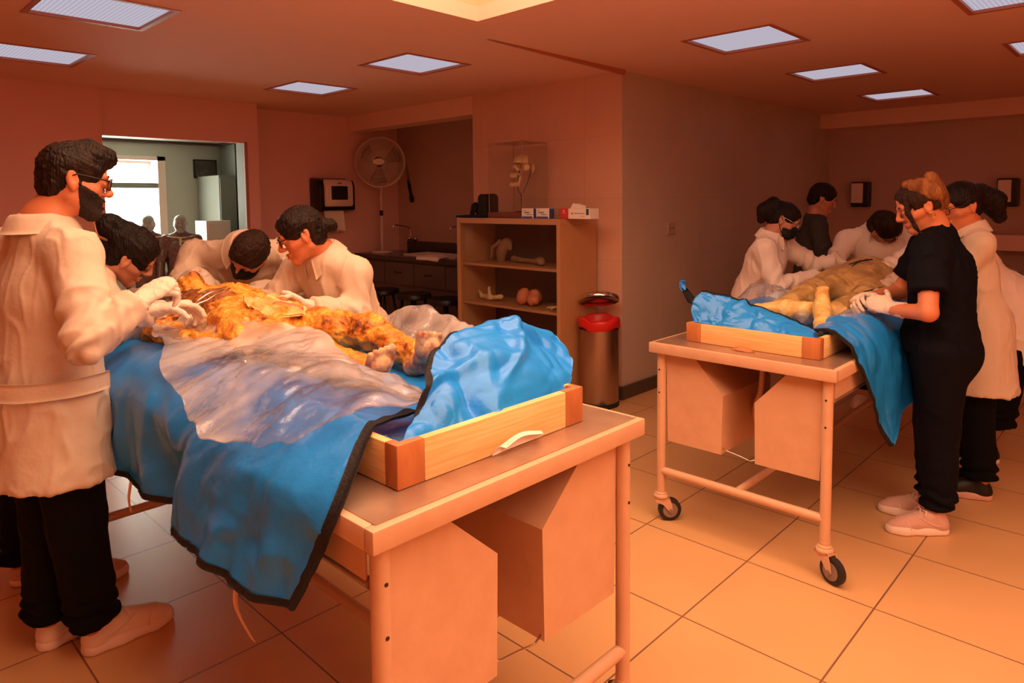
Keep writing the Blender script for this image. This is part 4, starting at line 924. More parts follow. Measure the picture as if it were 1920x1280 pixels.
def folds(V, seed=0, s=9, amp=.006, vert=.35):
    Q = V*A(s, s, s*vert); r_ = 1-2*np.abs(vn(Q+.6*np.stack([vn(V*6, seed+31), vn(V*6, seed+32), vn(V*6, seed+33)], 1), seed)); return amp*(np.maximum(r_, -.2)**3*1.1+.5*np.maximum(1-2*np.abs(vn(Q*2.1, seed+2)), 0)**3)+amp*.3*fbm(V*s*1.3, 2, seed+9)
def person(label, base, H, J, body=dict(), top='coat', top_mt='coat', legs='trousers', shoes=None, seed=0, res=.0075, hem=None, hemr=(.21, .17), front=None, group=None, fem=False, skin='skin', sleeve=1.0, girth=1.0, cuffcut=True, fine=.0038, hemcut=None):
    """J: neck, chest, pelvis, sl, el, wl, sr, er, wr (left/right shoulder, elbow, wrist), kl, al, kr, ar (knees, ankles)"""
    t = thing('person', label, 'person', base, group); J = {k: np.array(v, float) for k, v in J.items()}
    fv = unit(front) if front is not None else unit(np.cross(J['sr']-J['sl'], A(0, 0, 1)))*-1
    lat = unit(J['sl']-J['sr'])
    # continuous body: head, neck, trunk, arms, legs
    P = np.array(list(J.values())+[H.c]); lo = P.min(0)-.16; hi = P.max(0)+.2
    fl = H.c-.17; fh = H.c+.17
    S = SDF([axis_grid(lo[i], hi[i], max(lo[i], fl[i]), min(hi[i], fh[i]), fine, .010) for i in range(3)])
    H.shape(S, fem=fem)
    nr = .048 if fem else .054
    S.cap(H(-.025, 0, -.045), J['neck']+(J['chest']-J['neck'])*.12, nr, nr*1.08, k=.03)
    S.cap(J['neck'], J['chest'], .085, .12, k=.04, flat=(fv, 1.35)); S.cap(J['chest'], J['pelvis'], .12, .125, k=.04, flat=(fv, 1.3))
    ar = (.043 if top == 'scrub' else .034)*girth if fem else (.047 if top == 'scrub' else .037)*girth
    for q in 'lr':
        S.cap(J['neck']+(J['chest']-J['neck'])*.15, J['s'+q], .055, .052, k=.03); S.cap(J['s'+q], J['e'+q], ar*1.08, ar*.86, k=.03); S.cap(J['e'+q], J['w'+q], ar*.88, ar*.62, k=.015)
        if legs: S.cap(J['pelvis']+lat*(.08 if q == 'l' else -.08), J['k'+q], .075, .052, k=.03); S.cap(J['k'+q], J['a'+q], .052, .036, k=.02)
    b = mesh('body', S.mesh(), skin, t)
    # upper garment
    hm = np.array(hem, float) if hem is not None else J['pelvis']-A(0, 0, .06)
    P2 = np.array([J[k] for k in ('neck', 'chest', 'pelvis', 'sl', 'sr', 'el', 'er', 'wl', 'wr')]+[hm]); lo = P2.min(0)-.27; hi = P2.max(0)+.16
    S = SDF.grid(lo, hi, res); g = girth
    S.cap(J['neck']+(J['chest']-J['neck'])*.22, J['chest'], .10*g, .160*g, k=.05, flat=(fv, 1.35)); S.cap(J['chest'], J['pelvis'], .160*g, .172*g, k=.05, flat=(fv, 1.3))
    for q in 'lr':
        S.cap(J['neck']+(J['chest']-J['neck'])*.14, J['s'+q], .068, .064*g, k=.04)
        S.cap(J['chest'], J['s'+q], .11*g, .062*g, k=.05, flat=(fv, 1.25))
        if top == 'scrub':
            e = J['s'+q]+(J['e'+q]-J['s'+q])*sleeve; S.cap(J['s'+q], e, .068*g, .072*g, k=.03, ends=(0, 1))
        else:
            S.cap(J['s'+q], J['e'+q], .068*g, .058*g, k=.03); S.cap(J['e'+q], J['w'+q], .060*g, .046, k=.02, ends=(0, 1))
    if hem is not None:
        S.cap(J['pelvis'], hm+unit(hm-J['pelvis'])*.1, hemr[0]*.86, hemr[0], k=.06, flat=(fv, hemr[0]/hemr[1])); S.cut(hm, unit(hm-J['pelvis']) if hemcut is None else hemcut, np.minimum(hm, J['pelvis'])-.4, np.maximum(hm, J['pelvis'])+.3)
    S.cap(H.c, J['neck']+(J['chest']-J['neck'])*.15, .02, nr+.010, k=.01, sub=True)
    V, F = relax(S.mesh(), 1)
    def fn(V):
        d = folds(V, seed, 11, .0075 if top == 'coat' else .007)
        for q in 'lr':          # gathered creases at the elbows
            r = np.linalg.norm(V-J['e'+q], axis=1); ax = unit(J['w'+q]-J['s'+q]); d = d+np.exp(-(r/.11)**2)*.012*np.sin((V@ax)*95+3*vn(V*14, seed))
        r = np.abs((V-J['pelvis'])@unit(J['pelvis']-J['chest'])); d = d+np.exp(-(r/.06)**2)*.004*ridge(V*A(26, 26, 8), 1, seed+3)
        return d
    tp = mesh('lab_coat' if top == 'coat' else 'scrub_top' if top == 'scrub' else 'shirt', disp((V, F), fn), top_mt, t)
    if top == 'coat':
        # folded collar round the neck
        nd = unit(J['neck']-J['chest']); cc = J['neck']-nd*.0; a0 = unit(fv-nd*(fv@nd)); b0 = np.cross(nd, a0)
        rows = []
        for q, (rr, hh) in enumerate(((nr+.016, -.02), (nr+.020, .036), (nr+.036, .034), (nr+.062, -.018))):
            rows.append([cc+nd*(hh-.032*max(0, math.cos(a))**2*(1+.8*(q == 3)))+(rr+.012*max(0, math.cos(a))**3)*(math.cos(a)*a0+math.sin(a)*b0) for a in np.linspace(.35, 2*PI-.35, 15)])
        sh, _ = sheet(rows, 14, 44, lambda V, u, v: .002*fbm(V*20, 2, seed), .003); mesh('collar', sh, top_mt, tp)
    if legs:
        S = SDF.grid(np.array([J[k] for k in ('pelvis', 'kl', 'kr', 'al', 'ar')]).min(0)-.2, np.array([J[k] for k in ('pelvis', 'kl', 'kr', 'al', 'ar')]).max(0)+.2, res)
        w0, w1, w2 = body.get('leg', (.092, .078, .070))
        S.cap(J['pelvis']+A(0, 0, .04), J['pelvis']-A(0, 0, .06), body.get('hip', .145), body.get('hip', .145)*1.05, k=.04, flat=(fv, 1.2))
        for q in 'lr':
            h_ = J['pelvis']+lat*(.085 if q == 'l' else -.085)-A(0, 0, .03); S.cap(h_, J['k'+q], w0*1.12, w1, k=.03); S.cap(J['k'+q], J['a'+q]+A(0, 0, .02), w1, w2, k=.02, ends=(0, 1))
            if body.get('seat'): S.ell(J['pelvis']-fv*.07+lat*(.06 if q == 'l' else -.06)-A(0, 0, .04), ortho(fv, A(0, 0, 1)), (.10, .09, .12), k=.05)
        if top == 'coat' and hem is not None: S.cut(A(0, 0, hm[2]+.07), A(0, 0, 1))
        V, F = relax(S.mesh(), 1)
        def fl_(V):
            d = .004*folds(V, seed+4, 9, 1, .5)
            for q in 'lr': d = d+np.exp(-((V[:, 2]-J['a'+q][2]-.05)/.07)**2)*.005*np.sin(V[:, 2]*110+3*vn(V*12, seed))
            return d
        mesh('trousers', disp((V, F), fl_), legs, t)
    for s_ in shoes or []: shoe(t, **s_)
    return t
def eyes_lips(t, H, mt='hair_dark'): eyes(t, H); eyebrows(t, H, mt); lips(t, H)
def face_mask(parent, H, mt='mask_black', strap=True, under=False):
    S = SDF.grid(H.c-.17, H.c+.17, .004); k = H.s
    S.ell(H(.052, 0, -.058), H.fr, (.070*k, .067*k, .062*k), k=.01); S.cap(H(.10, 0, -.015), H(.120, 0, -.035), .018, .018, k=.025)
    S.cut(H(.0, 0, -.018), H.u*.9+H.f*-.15, H.c-.2, H.c+.2); S.cut(H(.012, 0, 0), -H.f+H.u*.1, H.c-.2, H.c+.2)
    o = mesh('face_mask', disp(S.mesh(), lambda V: .0018*np.sin(((V-H.c)@H.u)*230)), mt, parent)
    if strap:
        m = MB()
        for g in (-1, 1):
            m.tube([H(.03, g*.062, -.03), H(.0, g*.083, -.008), H(-.022, g*.086, .016), H(-.028, g*.083, .0)], .0022, 6); m.tube([H(.03, g*.058, -.085), H(.0, g*.076, -.05), H(-.024, g*.083, -.02)], .0022, 6)
        mesh('ear_loop', m.vf(), 'mask_strap' if strap == 2 else mt, o)
    return o
# --- standing man on the left, watching the table
F1 = unit((.97, .22, 0)); U = A(0, 0, 1); L1 = np.cross(U, F1)
H1 = Head((.628, 2.600, 1.634), unit((.955, -.10, -.20)), unit((.2, 0, 1)), .97)
b1 = A(.56, 2.70, 0)
J1 = dict(neck=(.545, 2.635, 1.485), chest=(.555, 2.635, 1.25), pelvis=(.535, 2.66, .92), sl=b1+L1*.17+A(-.02, -.02, 1.40), sr=b1-L1*.22+A(-.02, -.02, 1.395),
          er=(.575, 2.30, 1.15), wr=(.715, 2.32, 1.245), el=(.62, 2.86, 1.14), wl=(.86, 2.62, 1.17), kl=(.545, 2.77, .50), al=(.535, 2.80, .09), kr=(.585, 2.60, .50), ar=(.63, 2.65, .09))
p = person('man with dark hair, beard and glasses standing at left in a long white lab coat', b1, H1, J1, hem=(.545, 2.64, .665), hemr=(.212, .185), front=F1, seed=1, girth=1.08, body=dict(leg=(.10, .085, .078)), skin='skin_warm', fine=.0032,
           shoes=[dict(ankle=(.60, 2.655, 0), toe=(1, .02), sc=1.1), dict(ankle=(.50, 2.79, 0), toe=(.9, .35), sc=1.1)], hemcut=(0, 0, -1))
eyes_lips(p, H1); glasses(p, H1)
mesh('hair', hair_mesh(H1, extra=[((.03, 0, .115), (.085, 0, .105), .035, .026, .03), ((.055, .03, .095), (.085, .02, .09), .03, .024, .03), ((.055, -.03, .095), (.085, -.02, .09), .03, .024, .03), ((.005, .075, .01), (.012, .077, -.018), .010, .006, .01), ((.005, -.075, .01), (.012, -.077, -.018), .010, .006, .01)], front=.066, nape=-.055, thick=0.010, seed=2), 'hair_dark', p)
S = SDF.grid(H1.c-.16, H1.c+.16, .0034); H1.shape(S, ears=False); S.f -= .0035
S.cut(H1(.0, 0, -.008), H1.u+H1.f*.40); S.cut(H1(.004, 0, 0), -H1.f-H1.u*.25); S.ell(H1(.102, 0, -.066), H1.fr, (.02, .019, .0085), k=.004, sub=True)
mesh('beard', disp(S.mesh(), lambda V: .0018*fbm(V*160, 2)), 'beard', p)
ct = [c for c in p.children if c.name.startswith('lab_coat')][0]
sh, _ = sheet([[A(.54, 2.655, .985+z)+.208*(math.cos(a)*F1*.92+math.sin(a)*L1*1.04) for a in np.linspace(PI*.62, PI*1.66, 12)] for z in (-.028, 0, .028)], 6, 40, lambda V, u, v: .003*fbm(V*16), .005); mesh('back_belt', sh, 'coat', ct)
sh, _ = sheet([[b1-L1*(.226+.03*s_)+F1*(x-.035+.02*s_)+A(0, 0, z) for x in (-.004-w_, .004+w_)] for s_, w_, z in ((0, 0, .92), (.1, .004, .88), (.2, .004, .84), (.3, 0, .79))], 8, 4, None, .003); mesh('pocket_slit', sh, 'mask_black', ct)
glove(p, (.728, 2.322, 1.252), unit((.62, .12, .36)), unit((.3, .35, -.85)), -1, [(.5, .9, .5), (.7, 1.0, .6), (.85, 1.0, .6), (.9, 1.0, .6)], 1.0, tcurl=(.35, .4), tout=.5, fore=(.8, .1, .5))
glove(p, (.87, 2.61, 1.172), unit((.85, -.15, .15)), unit((.1, -.3, -.95)), 1, [(.45, .6, .3), (.55, .8, .4), (.7, .8, .5), (.8, .9, .5)], .98, tcurl=(.4, .5), fore=(.7, -.6, .1))
o = thing('tweezers', 'steel tweezers held over the near body in the bearded man\'s glove', 'tweezers', (.97, 2.58, 1.20)); ta = A(.955, 2.565, 1.175); tb = A(1.12, 2.60, 1.235)
for g, z in ((-1, 0), (1, .0)):
    mesh('arm', MB().tube([ta, ta+(tb-ta)*.5+A(0, 0, g*.011), tb+A(0, 0, g*.002)], [.003, .004, .0016], 6).vf(), 'chrome', o)

# --- dark haired woman bending behind the man
f2 = sv(.60, -.60, -.53); u2 = sv(.62, .76, -.10)
H2 = Head((.94, 3.12, 1.345), f2, u2, .98); b2 = A(.52, 3.28, 0)
J2 = dict(neck=(.84, 3.20, 1.30), chest=(.72, 3.22, 1.17), pelvis=(.52, 3.28, .92), sl=(.76, 3.36, 1.24), sr=(.80, 3.04, 1.20), el=(.93, 3.40, 1.10), wl=(1.06, 3.22, 1.15), er=(.86, 2.90, 1.08), wr=(.97, 2.80, 1.14),
          kl=(.56, 3.34, .5), al=(.55, 3.36, .09), kr=(.62, 3.22, .5), ar=(.66, 3.16, .09))
p = person('woman with dark pinned-up hair bending low behind the bearded man', b2, H2, J2, hem=(.53, 3.26, .60), hemr=(.2, .17), front=unit((1, 0, 0)), seed=2, fem=True, skin='skin_dim', shoes=[dict(ankle=(.62, 3.13, 0), toe=(1, .05), mt='shoe_pink'), dict(ankle=(.52, 3.36, 0), toe=(1, .1), mt='shoe_pink')], hemcut=(0, 0, -1))
mesh('hair', hair_mesh(H2, extra=[((-.09, 0, .05), (-.13, 0, .06), .062, .055, .03), ((.02, .05, .07), (.07, .055, -.01), .035, .022, .02), ((.02, -.05, .07), (.06, -.062, .0), .032, .016, .02)], front=.055, thick=0.013, seed=5), 'hair_black', p)
m = MB()
for i in range(5):
    a = -.6+.3*i; m.tube([H2(-.10, .055*math.sin(a*1.6), .02), H2(-.15, .075*math.sin(a*1.4), .015), H2(-.19, .05*math.sin(a*1.4), .05)], [.006, .006, .003], 6)
m.tube([H2(-.10, -.05, .02), H2(-.10, .05, .02)], .006, 6); mesh('hair_claw', m.vf(), 'clip', p)
eyebrows(p, H2, 'hair_black')
glove(p, (.98, 2.79, 1.142), unit((.75, .1, .02)), unit((0, .2, -1)), 1, [(.4, .5, .3), (.5, .6, .3), (.6, .7, .4), (.7, .8, .4)], .9, fore=(.75, -.5, .3))
glove(p, (1.07, 3.21, 1.152), unit((.8, -.4, .1)), unit((0, 0, -1)), -1, [(.4, .5, .3)]*4, .9)

# --- masked person bending at the far end
f3 = sv(-.42, -.74, .50); u3 = sv(.25, .50, .85)
H3 = Head((1.545, 3.30, 1.305), f3, u3, 1.0); b3 = A(1.62, 3.78, 0)
J3 = dict(neck=(1.560, 3.362, 1.328), chest=(1.60, 3.58, 1.20), pelvis=(1.62, 3.76, .92), sl=(1.80, 3.40, 1.29), sr=(1.42, 3.66, 1.29), er=(1.30, 3.58, 1.13), wr=(1.36, 3.45, 1.205), el=(1.83, 3.28, 1.11), wl=(1.52, 3.22, 1.12),
          kl=(1.70, 3.70, .5), al=(1.72, 3.74, .09), kr=(1.52, 3.76, .5), ar=(1.52, 3.80, .09))
p = person('brown haired person in black face mask bending over the head end of the near table', b3, H3, J3, hem=(1.63, 3.78, .62), hemr=(.21, .17), front=unit((-.45, -.9, 0)), seed=3, hemcut=(0, 0, -1), shoes=[dict(ankle=(1.74, 3.78, 0), toe=(-.4, -.9)), dict(ankle=(1.54, 3.84, 0), toe=(-.4, -.9))])
mesh('hair', hair_mesh(H3, dirn=H3.u*.2+H3.l*.5-H3.f, front=.072, thick=0.012, nape=-.15, seed=8, extra=[((-.06, 0, -.02), (-.055, 0, -.09), .058, .050)]), 'hair_brown', p); face_mask(p, H3, strap=2)
eyebrows(p, H3)
glove(p, (1.365, 3.44, 1.205), sv(.45, -.75, .5), sv(-.5, -.4, -.6), -1, [(.25, .4, .3), (.35, .5, .3), (.45, .5, .3), (.5, .6, .4)], 1.0, fore=sv(.6, .3, .5))
glove(p, (1.51, 3.21, 1.13), sv(-.9, -.05, .1), sv(0, -1, 0), 1, [(.2, .3, .2)]*4, 1.0)

# --- woman with glasses on the right side of the near table
f4 = sv(-.86, -.42, .28); u4 = sv(-.40, .90, .16)
H4 = Head((1.545, 2.785, 1.415), f4, u4, .98); b4 = A(1.86, 2.86, 0)
J4 = dict(neck=(1.655, 2.80, 1.315), chest=(1.73, 2.79, 1.16), pelvis=(1.86, 2.84, .90), sl=(1.715, 2.625, 1.235), sr=(1.62, 2.98, 1.23), el=(1.68, 2.59, 1.060), wl=(1.465, 2.585, 1.115), er=(1.50, 3.02, 1.08), wr=(1.33, 2.88, 1.13),
          kl=(1.84, 2.74, .5), al=(1.86, 2.74, .09), kr=(1.82, 2.94, .5), ar=(1.84, 2.96, .09))
p = person('woman with glasses and dark hair in a low bun leaning over the near table', b4, H4, J4, hem=(1.89, 2.84, .60), hemr=(.20, .17), front=unit((-1, -.05, 0)), seed=4, fem=True, skin='skin_warm', hemcut=(0, 0, -1), fine=.0032, shoes=[dict(ankle=(1.90, 2.74, 0), toe=(-1, 0)), dict(ankle=(1.88, 2.96, 0), toe=(-1, 0))])
eyes_lips(p, H4); glasses(p, H4, .021)
mesh('hair', hair_mesh(H4, dirn=-H4.f+H4.u*.1, extra=[((-.11, 0, -.01), (-.125, 0, -.02), .034, .036, .012), ((.02, .06, .055), (.055, .058, .03), .024, .012, .02), ((.02, -.06, .055), (.055, -.058, .03), .024, .012, .02)], front=.068, thick=0.011, seed=11), 'hair_dark', p)
glove(p, (1.450, 2.590, 1.122), unit((-.10, .085, .075)), unit((-.55, -.25, -.8)), 1, [(.5, .75, .35), (.6, .85, .4), (.7, .9, .5), (.8, 1.0, .5)], 1.0, tcurl=(.3, .35), fore=(-.95, .02, .2))
glove(p, (1.335, 2.865, 1.13), unit((-.2, -.85, .05)), unit((.1, .1, -1)), -1, [(.5, .8, .4), (.6, .8, .5), (.7, .8, .5), (.8, .8, .5)], .95, fore=(-.6, -.8, .2))

# --- right table: masked woman with ponytail
f5 = sv(.80, -.50, .35); u5 = sv(.45, .88, .1)
H5 = Head((4.575, 1.885, 1.405), f5, u5, .96); b5 = A(4.62, 2.12, 0)
J5 = dict(neck=(4.545, 1.95, 1.30), chest=(4.55, 1.99, 1.13), pelvis=(4.60, 2.08, .88), sr=(4.385, 1.93, 1.215), sl=(4.72, 1.95, 1.22), er=(4.36, 1.83, .985), wr=(4.60, 1.67, 1.045), el=(4.86, 1.78, 1.09), wl=(4.875, 1.64, 1.12),
          kl=(4.68, 2.08, .46), al=(4.68, 2.12, .09), kr=(4.50, 2.06, .46), ar=(4.50, 2.10, .09))
p = person('woman in black face mask with high ponytail at the far table', b5, H5, J5, hem=(4.6, 2.10, .60), hemr=(.20, .17), front=unit((.1, -1, 0)), top_mt='coat_far_lit', seed=5, fem=True, skin='skin_dim', hemcut=(0, 0, -1), fine=.0045, res=.009, shoes=[dict(ankle=(4.68, 2.17, 0), toe=(.1, -1), laces=False), dict(ankle=(4.50, 2.15, 0), toe=(0, -1), laces=False)])
mesh('hair', hair_mesh(H5, extra=[((-.08, 0, .075), (-.115, 0, .07), .032, .042, .015), ((-.115, 0, .07), (-.145, 0, .0), .044, .050, .02), ((-.145, 0, .0), (-.13, 0, -.07), .050, .028, .02)], front=.064, seed=14, res=.0055), 'hair_black', p); face_mask(p, H5); eyebrows(p, H5); glasses(p, H5, .021, 'chrome', False)
glove(p, (4.61, 1.665, 1.047), sv(.95, .05, -.2), sv(0, -1, .1), -1, [(.4, .6, .4), (.5, .7, .4), (.6, .7, .4), (.7, .8, .4)], .95, res=.004, fore=sv(.95, .3, 0))
glove(p, (4.885, 1.63, 1.12), sv(.5, -.7, .3), sv(-.3, -.5, .6), 1, [(.5, .8, .4)]*4, .95, res=.004)
tag(mesh('scalpel', MB().tube([(4.93, 1.575, 1.15), (4.90, 1.56, 1.06)], [.004, .003], 6).vf(), 'chrome'), 'scalpel held upright by the masked woman at the far table', 'scalpel')

# --- standing person in dark shirt at the back
H6 = Head((6.0, 2.15, 1.545), sv(.85, -.38, .25), sv(.3, .95, 0), 1.03); b6 = A(6.0, 2.22, 0)
J6 = dict(neck=(6.0, 2.20, 1.40), chest=(6.0, 2.22, 1.16), pelvis=(6.0, 2.22, .86), sl=(6.14, 2.24, 1.31), sr=(5.84, 2.12, 1.31), er=(5.82, 2.06, 1.04), wr=(5.98, 1.94, .90), el=(6.2, 2.16, 1.04), wl=(6.12, 1.98, .9), kl=(6.06, 2.24, .46), al=(6.06, 2.26, .09), kr=(5.92, 2.18, .46), ar=(5.92, 2.2, .09))
p = person('short haired person in dark grey shirt standing behind the masked woman', b6, H6, J6, top='shirt', top_mt='shirt_grey', front=sv(.7, 0, .7), seed=6, skin='skin_dim', fine=.005, res=.009, hem=(6.0, 2.22, .78), hemr=(.19, .15), shoes=[dict(ankle=(6.06, 2.3, 0), toe=(-.3, -1), mt='shoe_black', sole='shoe_black', laces=False), dict(ankle=(5.92, 2.24, 0), toe=(-.3, -1), mt='shoe_black', sole='shoe_black', laces=False)])
mesh('hair', hair_mesh(H6, front=.064, thick=.014, seed=17, res=.006), 'hair_black', p); eyebrows(p, H6)
for q in ('wl', 'wr'): glove(p, J6[q], (-.1, -.8, -.5), (0, .2, -1), 1, [(.4, .5, .3)]*4, .95, mt='skin_dim', res=.005, cuff=False)

# --- bent person at the far end of the right table
f7 = sv(.62, -.72, .25); u7 = sv(.05, .42, .9)
H7 = Head((5.20, 1.445, 1.345), f7, u7, 1.0); b7 = A(5.50, 1.52, 0)
J7 = dict(neck=(5.31, 1.50, 1.34), chest=(5.38, 1.52, 1.16), pelvis=(5.50, 1.55, .88), sr=(5.24, 1.70, 1.245), sl=(5.38, 1.30, 1.265), er=(5.13, 1.76, 1.05), wr=(4.98, 1.66, 1.06), el=(5.36, 1.15, 1.08), wl=(5.13, 1.25, 1.14),
          kl=(5.50, 1.44, .46), al=(5.52, 1.44, .09), kr=(5.50, 1.64, .46), ar=(5.52, 1.64, .09))
p = person('short haired person in lab coat bending at the far end of the far table', b7, H7, J7, hem=(5.54, 1.54, .60), hemr=(.21, .17), front=unit((-1, -.1, 0)), top_mt='coat_far_lit', seed=7, skin='skin_dim', hemcut=(0, 0, -1), fine=.0045, res=.009, shoes=[dict(ankle=(5.56, 1.44, 0), toe=(-1, 0), laces=False), dict(ankle=(5.56, 1.64, 0), toe=(-1, 0), laces=False)])
mesh('hair', hair_mesh(H7, front=.066, thick=0.014, nape=-.07, seed=20, res=.0055), 'hair_dark', p); eyebrows(p, H7); glasses(p, H7, .022, 'frame_black', False)
glove(p, (5.12, 1.25, 1.14), sv(-.8, .3, .3), sv(-.1, -1, 0), 1, [(.7, 1.0, .6)]*4, .98, res=.004, fore=sv(-.9, .1, .3)); glove(p, (4.97, 1.655, 1.06), unit((-.9, -.3, -.05)), (0, 0, -1), -1, [(.4, .6, .4)]*4, .95, res=.004)

# --- woman in navy scrubs at the right
F8 = unit((-.42, .91, 0)); L8 = np.cross(U, F8)
f8 = sv(-.84, -.42, -.30); u8 = sv(-.38, .92, -.05)
H8 = Head((3.56, .835, 1.515), f8, u8, .96); b8 = A(3.62, .78, 0)
J8 = dict(neck=(3.615, .79, 1.39), chest=(3.64, .765, 1.19), pelvis=(3.64, .76, .885), sl=(3.455, .775, 1.30), sr=(3.80, .865, 1.30), el=(3.345, .745, 1.055), wl=(3.43, .905, 1.04), er=(3.83, .98, 1.08), wr=(3.62, 1.07, 1.06),
          kl=(3.60, .745, .48), al=(3.59, .735, .10), kr=(3.72, .79, .48), ar=(3.74, .79, .10))
p = person('woman in dark navy scrubs and pink sneakers standing at the far table, back to us', b8, H8, J8, top='scrub', top_mt='scrubs', legs='scrubs', front=F8, seed=9, fem=True, skin='skin_warm', girth=1.03, sleeve=.66, hem=(3.64, .755, .86), hemr=(.185, .165), body=dict(leg=(.105, .085, .068), hip=.15, seat=1),
           shoes=[dict(ankle=(3.60, .70, 0), toe=(-.62, .78), mt='shoe_pink'), dict(ankle=(3.76, .76, 0), toe=(-.42, .9), mt='shoe_pink')], fine=.0036)
eyes_lips(p, H8, 'hair_brown')
mesh('hair', hair_mesh(H8, dirn=H8.u-H8.f*.2, front=.064, thick=0.009, seed=23, low=unit(-H8.u), nape=-.035), 'hair_brown', p)
S = SDF.grid(H8.c-.2, H8.c+.22, .0045)
for a, b, ra, rb in (((-.070, .030, -.02), (-.055, .055, .045), .030, .040), ((-.055, .055, .045), (-.015, .045, .095), .040, .034), ((-.015, .045, .095), (.02, .02, .118), .032, .020), ((-.085, .0, .0), (-.085, .01, .10), .035, .030)): S.cap(H8(*a), H8(*b), ra, rb, k=.02)
V, F = relax(S.mesh(), 2); mesh('hair_twist', disp((V, F), lambda V: .006*fbm(((V-H8.c)-np.outer((V-H8.c)@H8.u, H8.u))*55+np.outer((V-H8.c)@H8.u, H8.u)*8, 2)), 'hair_tawny', p)
mesh('side_lock', disp((lambda q: q)(SDF.grid(H8.c-.2, H8.c+.2, .0045).chain([H8(.06, .066, .07), H8(.078, .070, .0), H8(.075, .072, -.075), H8(.06, .066, -.13)], [.013, .010, .009, .005]).mesh()), lambda V: .003*fbm(V*60)), 'hair_brown', p)
mesh('earring', MB().tube([H8(-.006, .088, -.048)+.013*(math.cos(a)*H8.f+math.sin(a)*H8.u) for a in np.linspace(0, 2*PI, 16, endpoint=False)], .0022, 6, True).vf(), 'gold', p)
glove(p, (3.437, .915, 1.045), unit((.15, .80, .22)), unit((.75, .1, -.3)), 1, [(.5, .7, .4), (.6, .8, .4), (.7, .8, .5), (.8, .9, .5)], .95, res=.003, tcurl=(.3, .3), fore=(.35, .75, 0))
glove(p, (3.61, 1.08, 1.06), unit((-.8, .1, .05)), unit((-.2, -.5, -.6)), -1, [(.5, .7, .4)]*4, .95, res=.0035)

# --- woman in lab coat with dark ponytail behind her
f9 = sv(-.92, -.30, .05); u9 = sv(-.25, .95, 0)
H9 = Head((4.12, .79, 1.505), f9, u9, .97); b9 = A(4.22, .64, 0)
J9 = dict(neck=(4.17, .765, 1.385), chest=(4.18, .745, 1.17), pelvis=(4.16, .70, .88), sl=(4.06, .69, 1.305), sr=(4.32, .84, 1.30), el=(3.97, .80, 1.09), wl=(3.86, 1.00, 1.075), er=(4.38, .98, 1.1), wr=(4.18, 1.12, 1.08),
          kl=(4.13, .69, .48), al=(4.14, .66, .09), kr=(4.23, .72, .48), ar=(4.27, .70, .09))
p = person('woman in white lab coat with dark ponytail, right behind the woman in navy scrubs', b9, H9, J9, hem=(4.15, .69, .565), body=dict(hip=.11, leg=(.085, .078, .07)), hemr=(.185, .175), front=unit((-.4, .9, 0)), top_mt='coat', seed=10, fem=True, skin='skin_warm', girth=.88, hemcut=(0, 0, -1), fine=.0045, res=.009, shoes=[dict(ankle=(4.155, .62, 0), toe=(-.3, .9), mt='shoe_black', sole='shoe_pink', laces=False), dict(ankle=(4.29, .66, 0), toe=(-.3, .9), mt='shoe_black', sole='shoe_pink', laces=False)])
mesh('hair', hair_mesh(H9, front=.064, seed=26, res=.0055, extra=[((-.09, -.01, .035), (-.13, -.02, .02), .042, .05, .02), ((-.13, -.02, .02), (-.185, -.02, -.04), .055, .062, .02), ((-.185, -.02, -.04), (-.20, -.02, -.13), .062, .035, .02)]), 'hair_black', p); glasses(p, H9, .021, 'frame_black', False); eyebrows(p, H9)
glove(p, (3.855, 1.005, 1.077), unit((-.55, .70, -.05)), unit((0, .1, -1)), 1, [(.4, .5, .3), (.6, .8, .5), (.8, .9, .5), (.9, .9, .5)], .95, res=.0035, fore=(-.45, .85, 0)); glove(p, (4.175, 1.125, 1.08), unit((-.8, .5, -.05)), (0, 0, -1), -1, [(.4, .6, .4)]*4, .95, res=.004)
mesh('wristband', MB().tube([A(3.885, .955, 1.076)+.044*(math.cos(a)*unit((.85, .5, 0))+math.sin(a)*U) for a in np.linspace(0, 2*PI, 20, endpoint=False)], .007, 6, True).vf(), 'wood_base', p)
tr = [c for c in p.children if c.name.startswith('trousers')][0]
R_ = A(.695, -.719, 0); m = MB()
for x0, x1, z0, z1 in ((0, .012, 0, .045), (.012, .036, .035, .045), (.012, .030, .018, .027), (.012, .036, 0, .010)): m.box((x0, 0, z0), (x1, .012, z1))
V, F = m.vf(); mesh('trouser_logo', (A(4.066, .640, .515)+np.outer(V[:, 0], R_)+np.outer(V[:, 1], A(.719, .695, 0))+np.outer(V[:, 2], U), F), 'paper', tr, False)
tag(mesh('probe', MB().tube([(3.83, 1.06, 1.09), (3.70, 1.20, 1.05)], [.005, .0025], 8).vf(), 'rubber'), 'dark probe held over the far body beside the navy scrubs', 'probe')

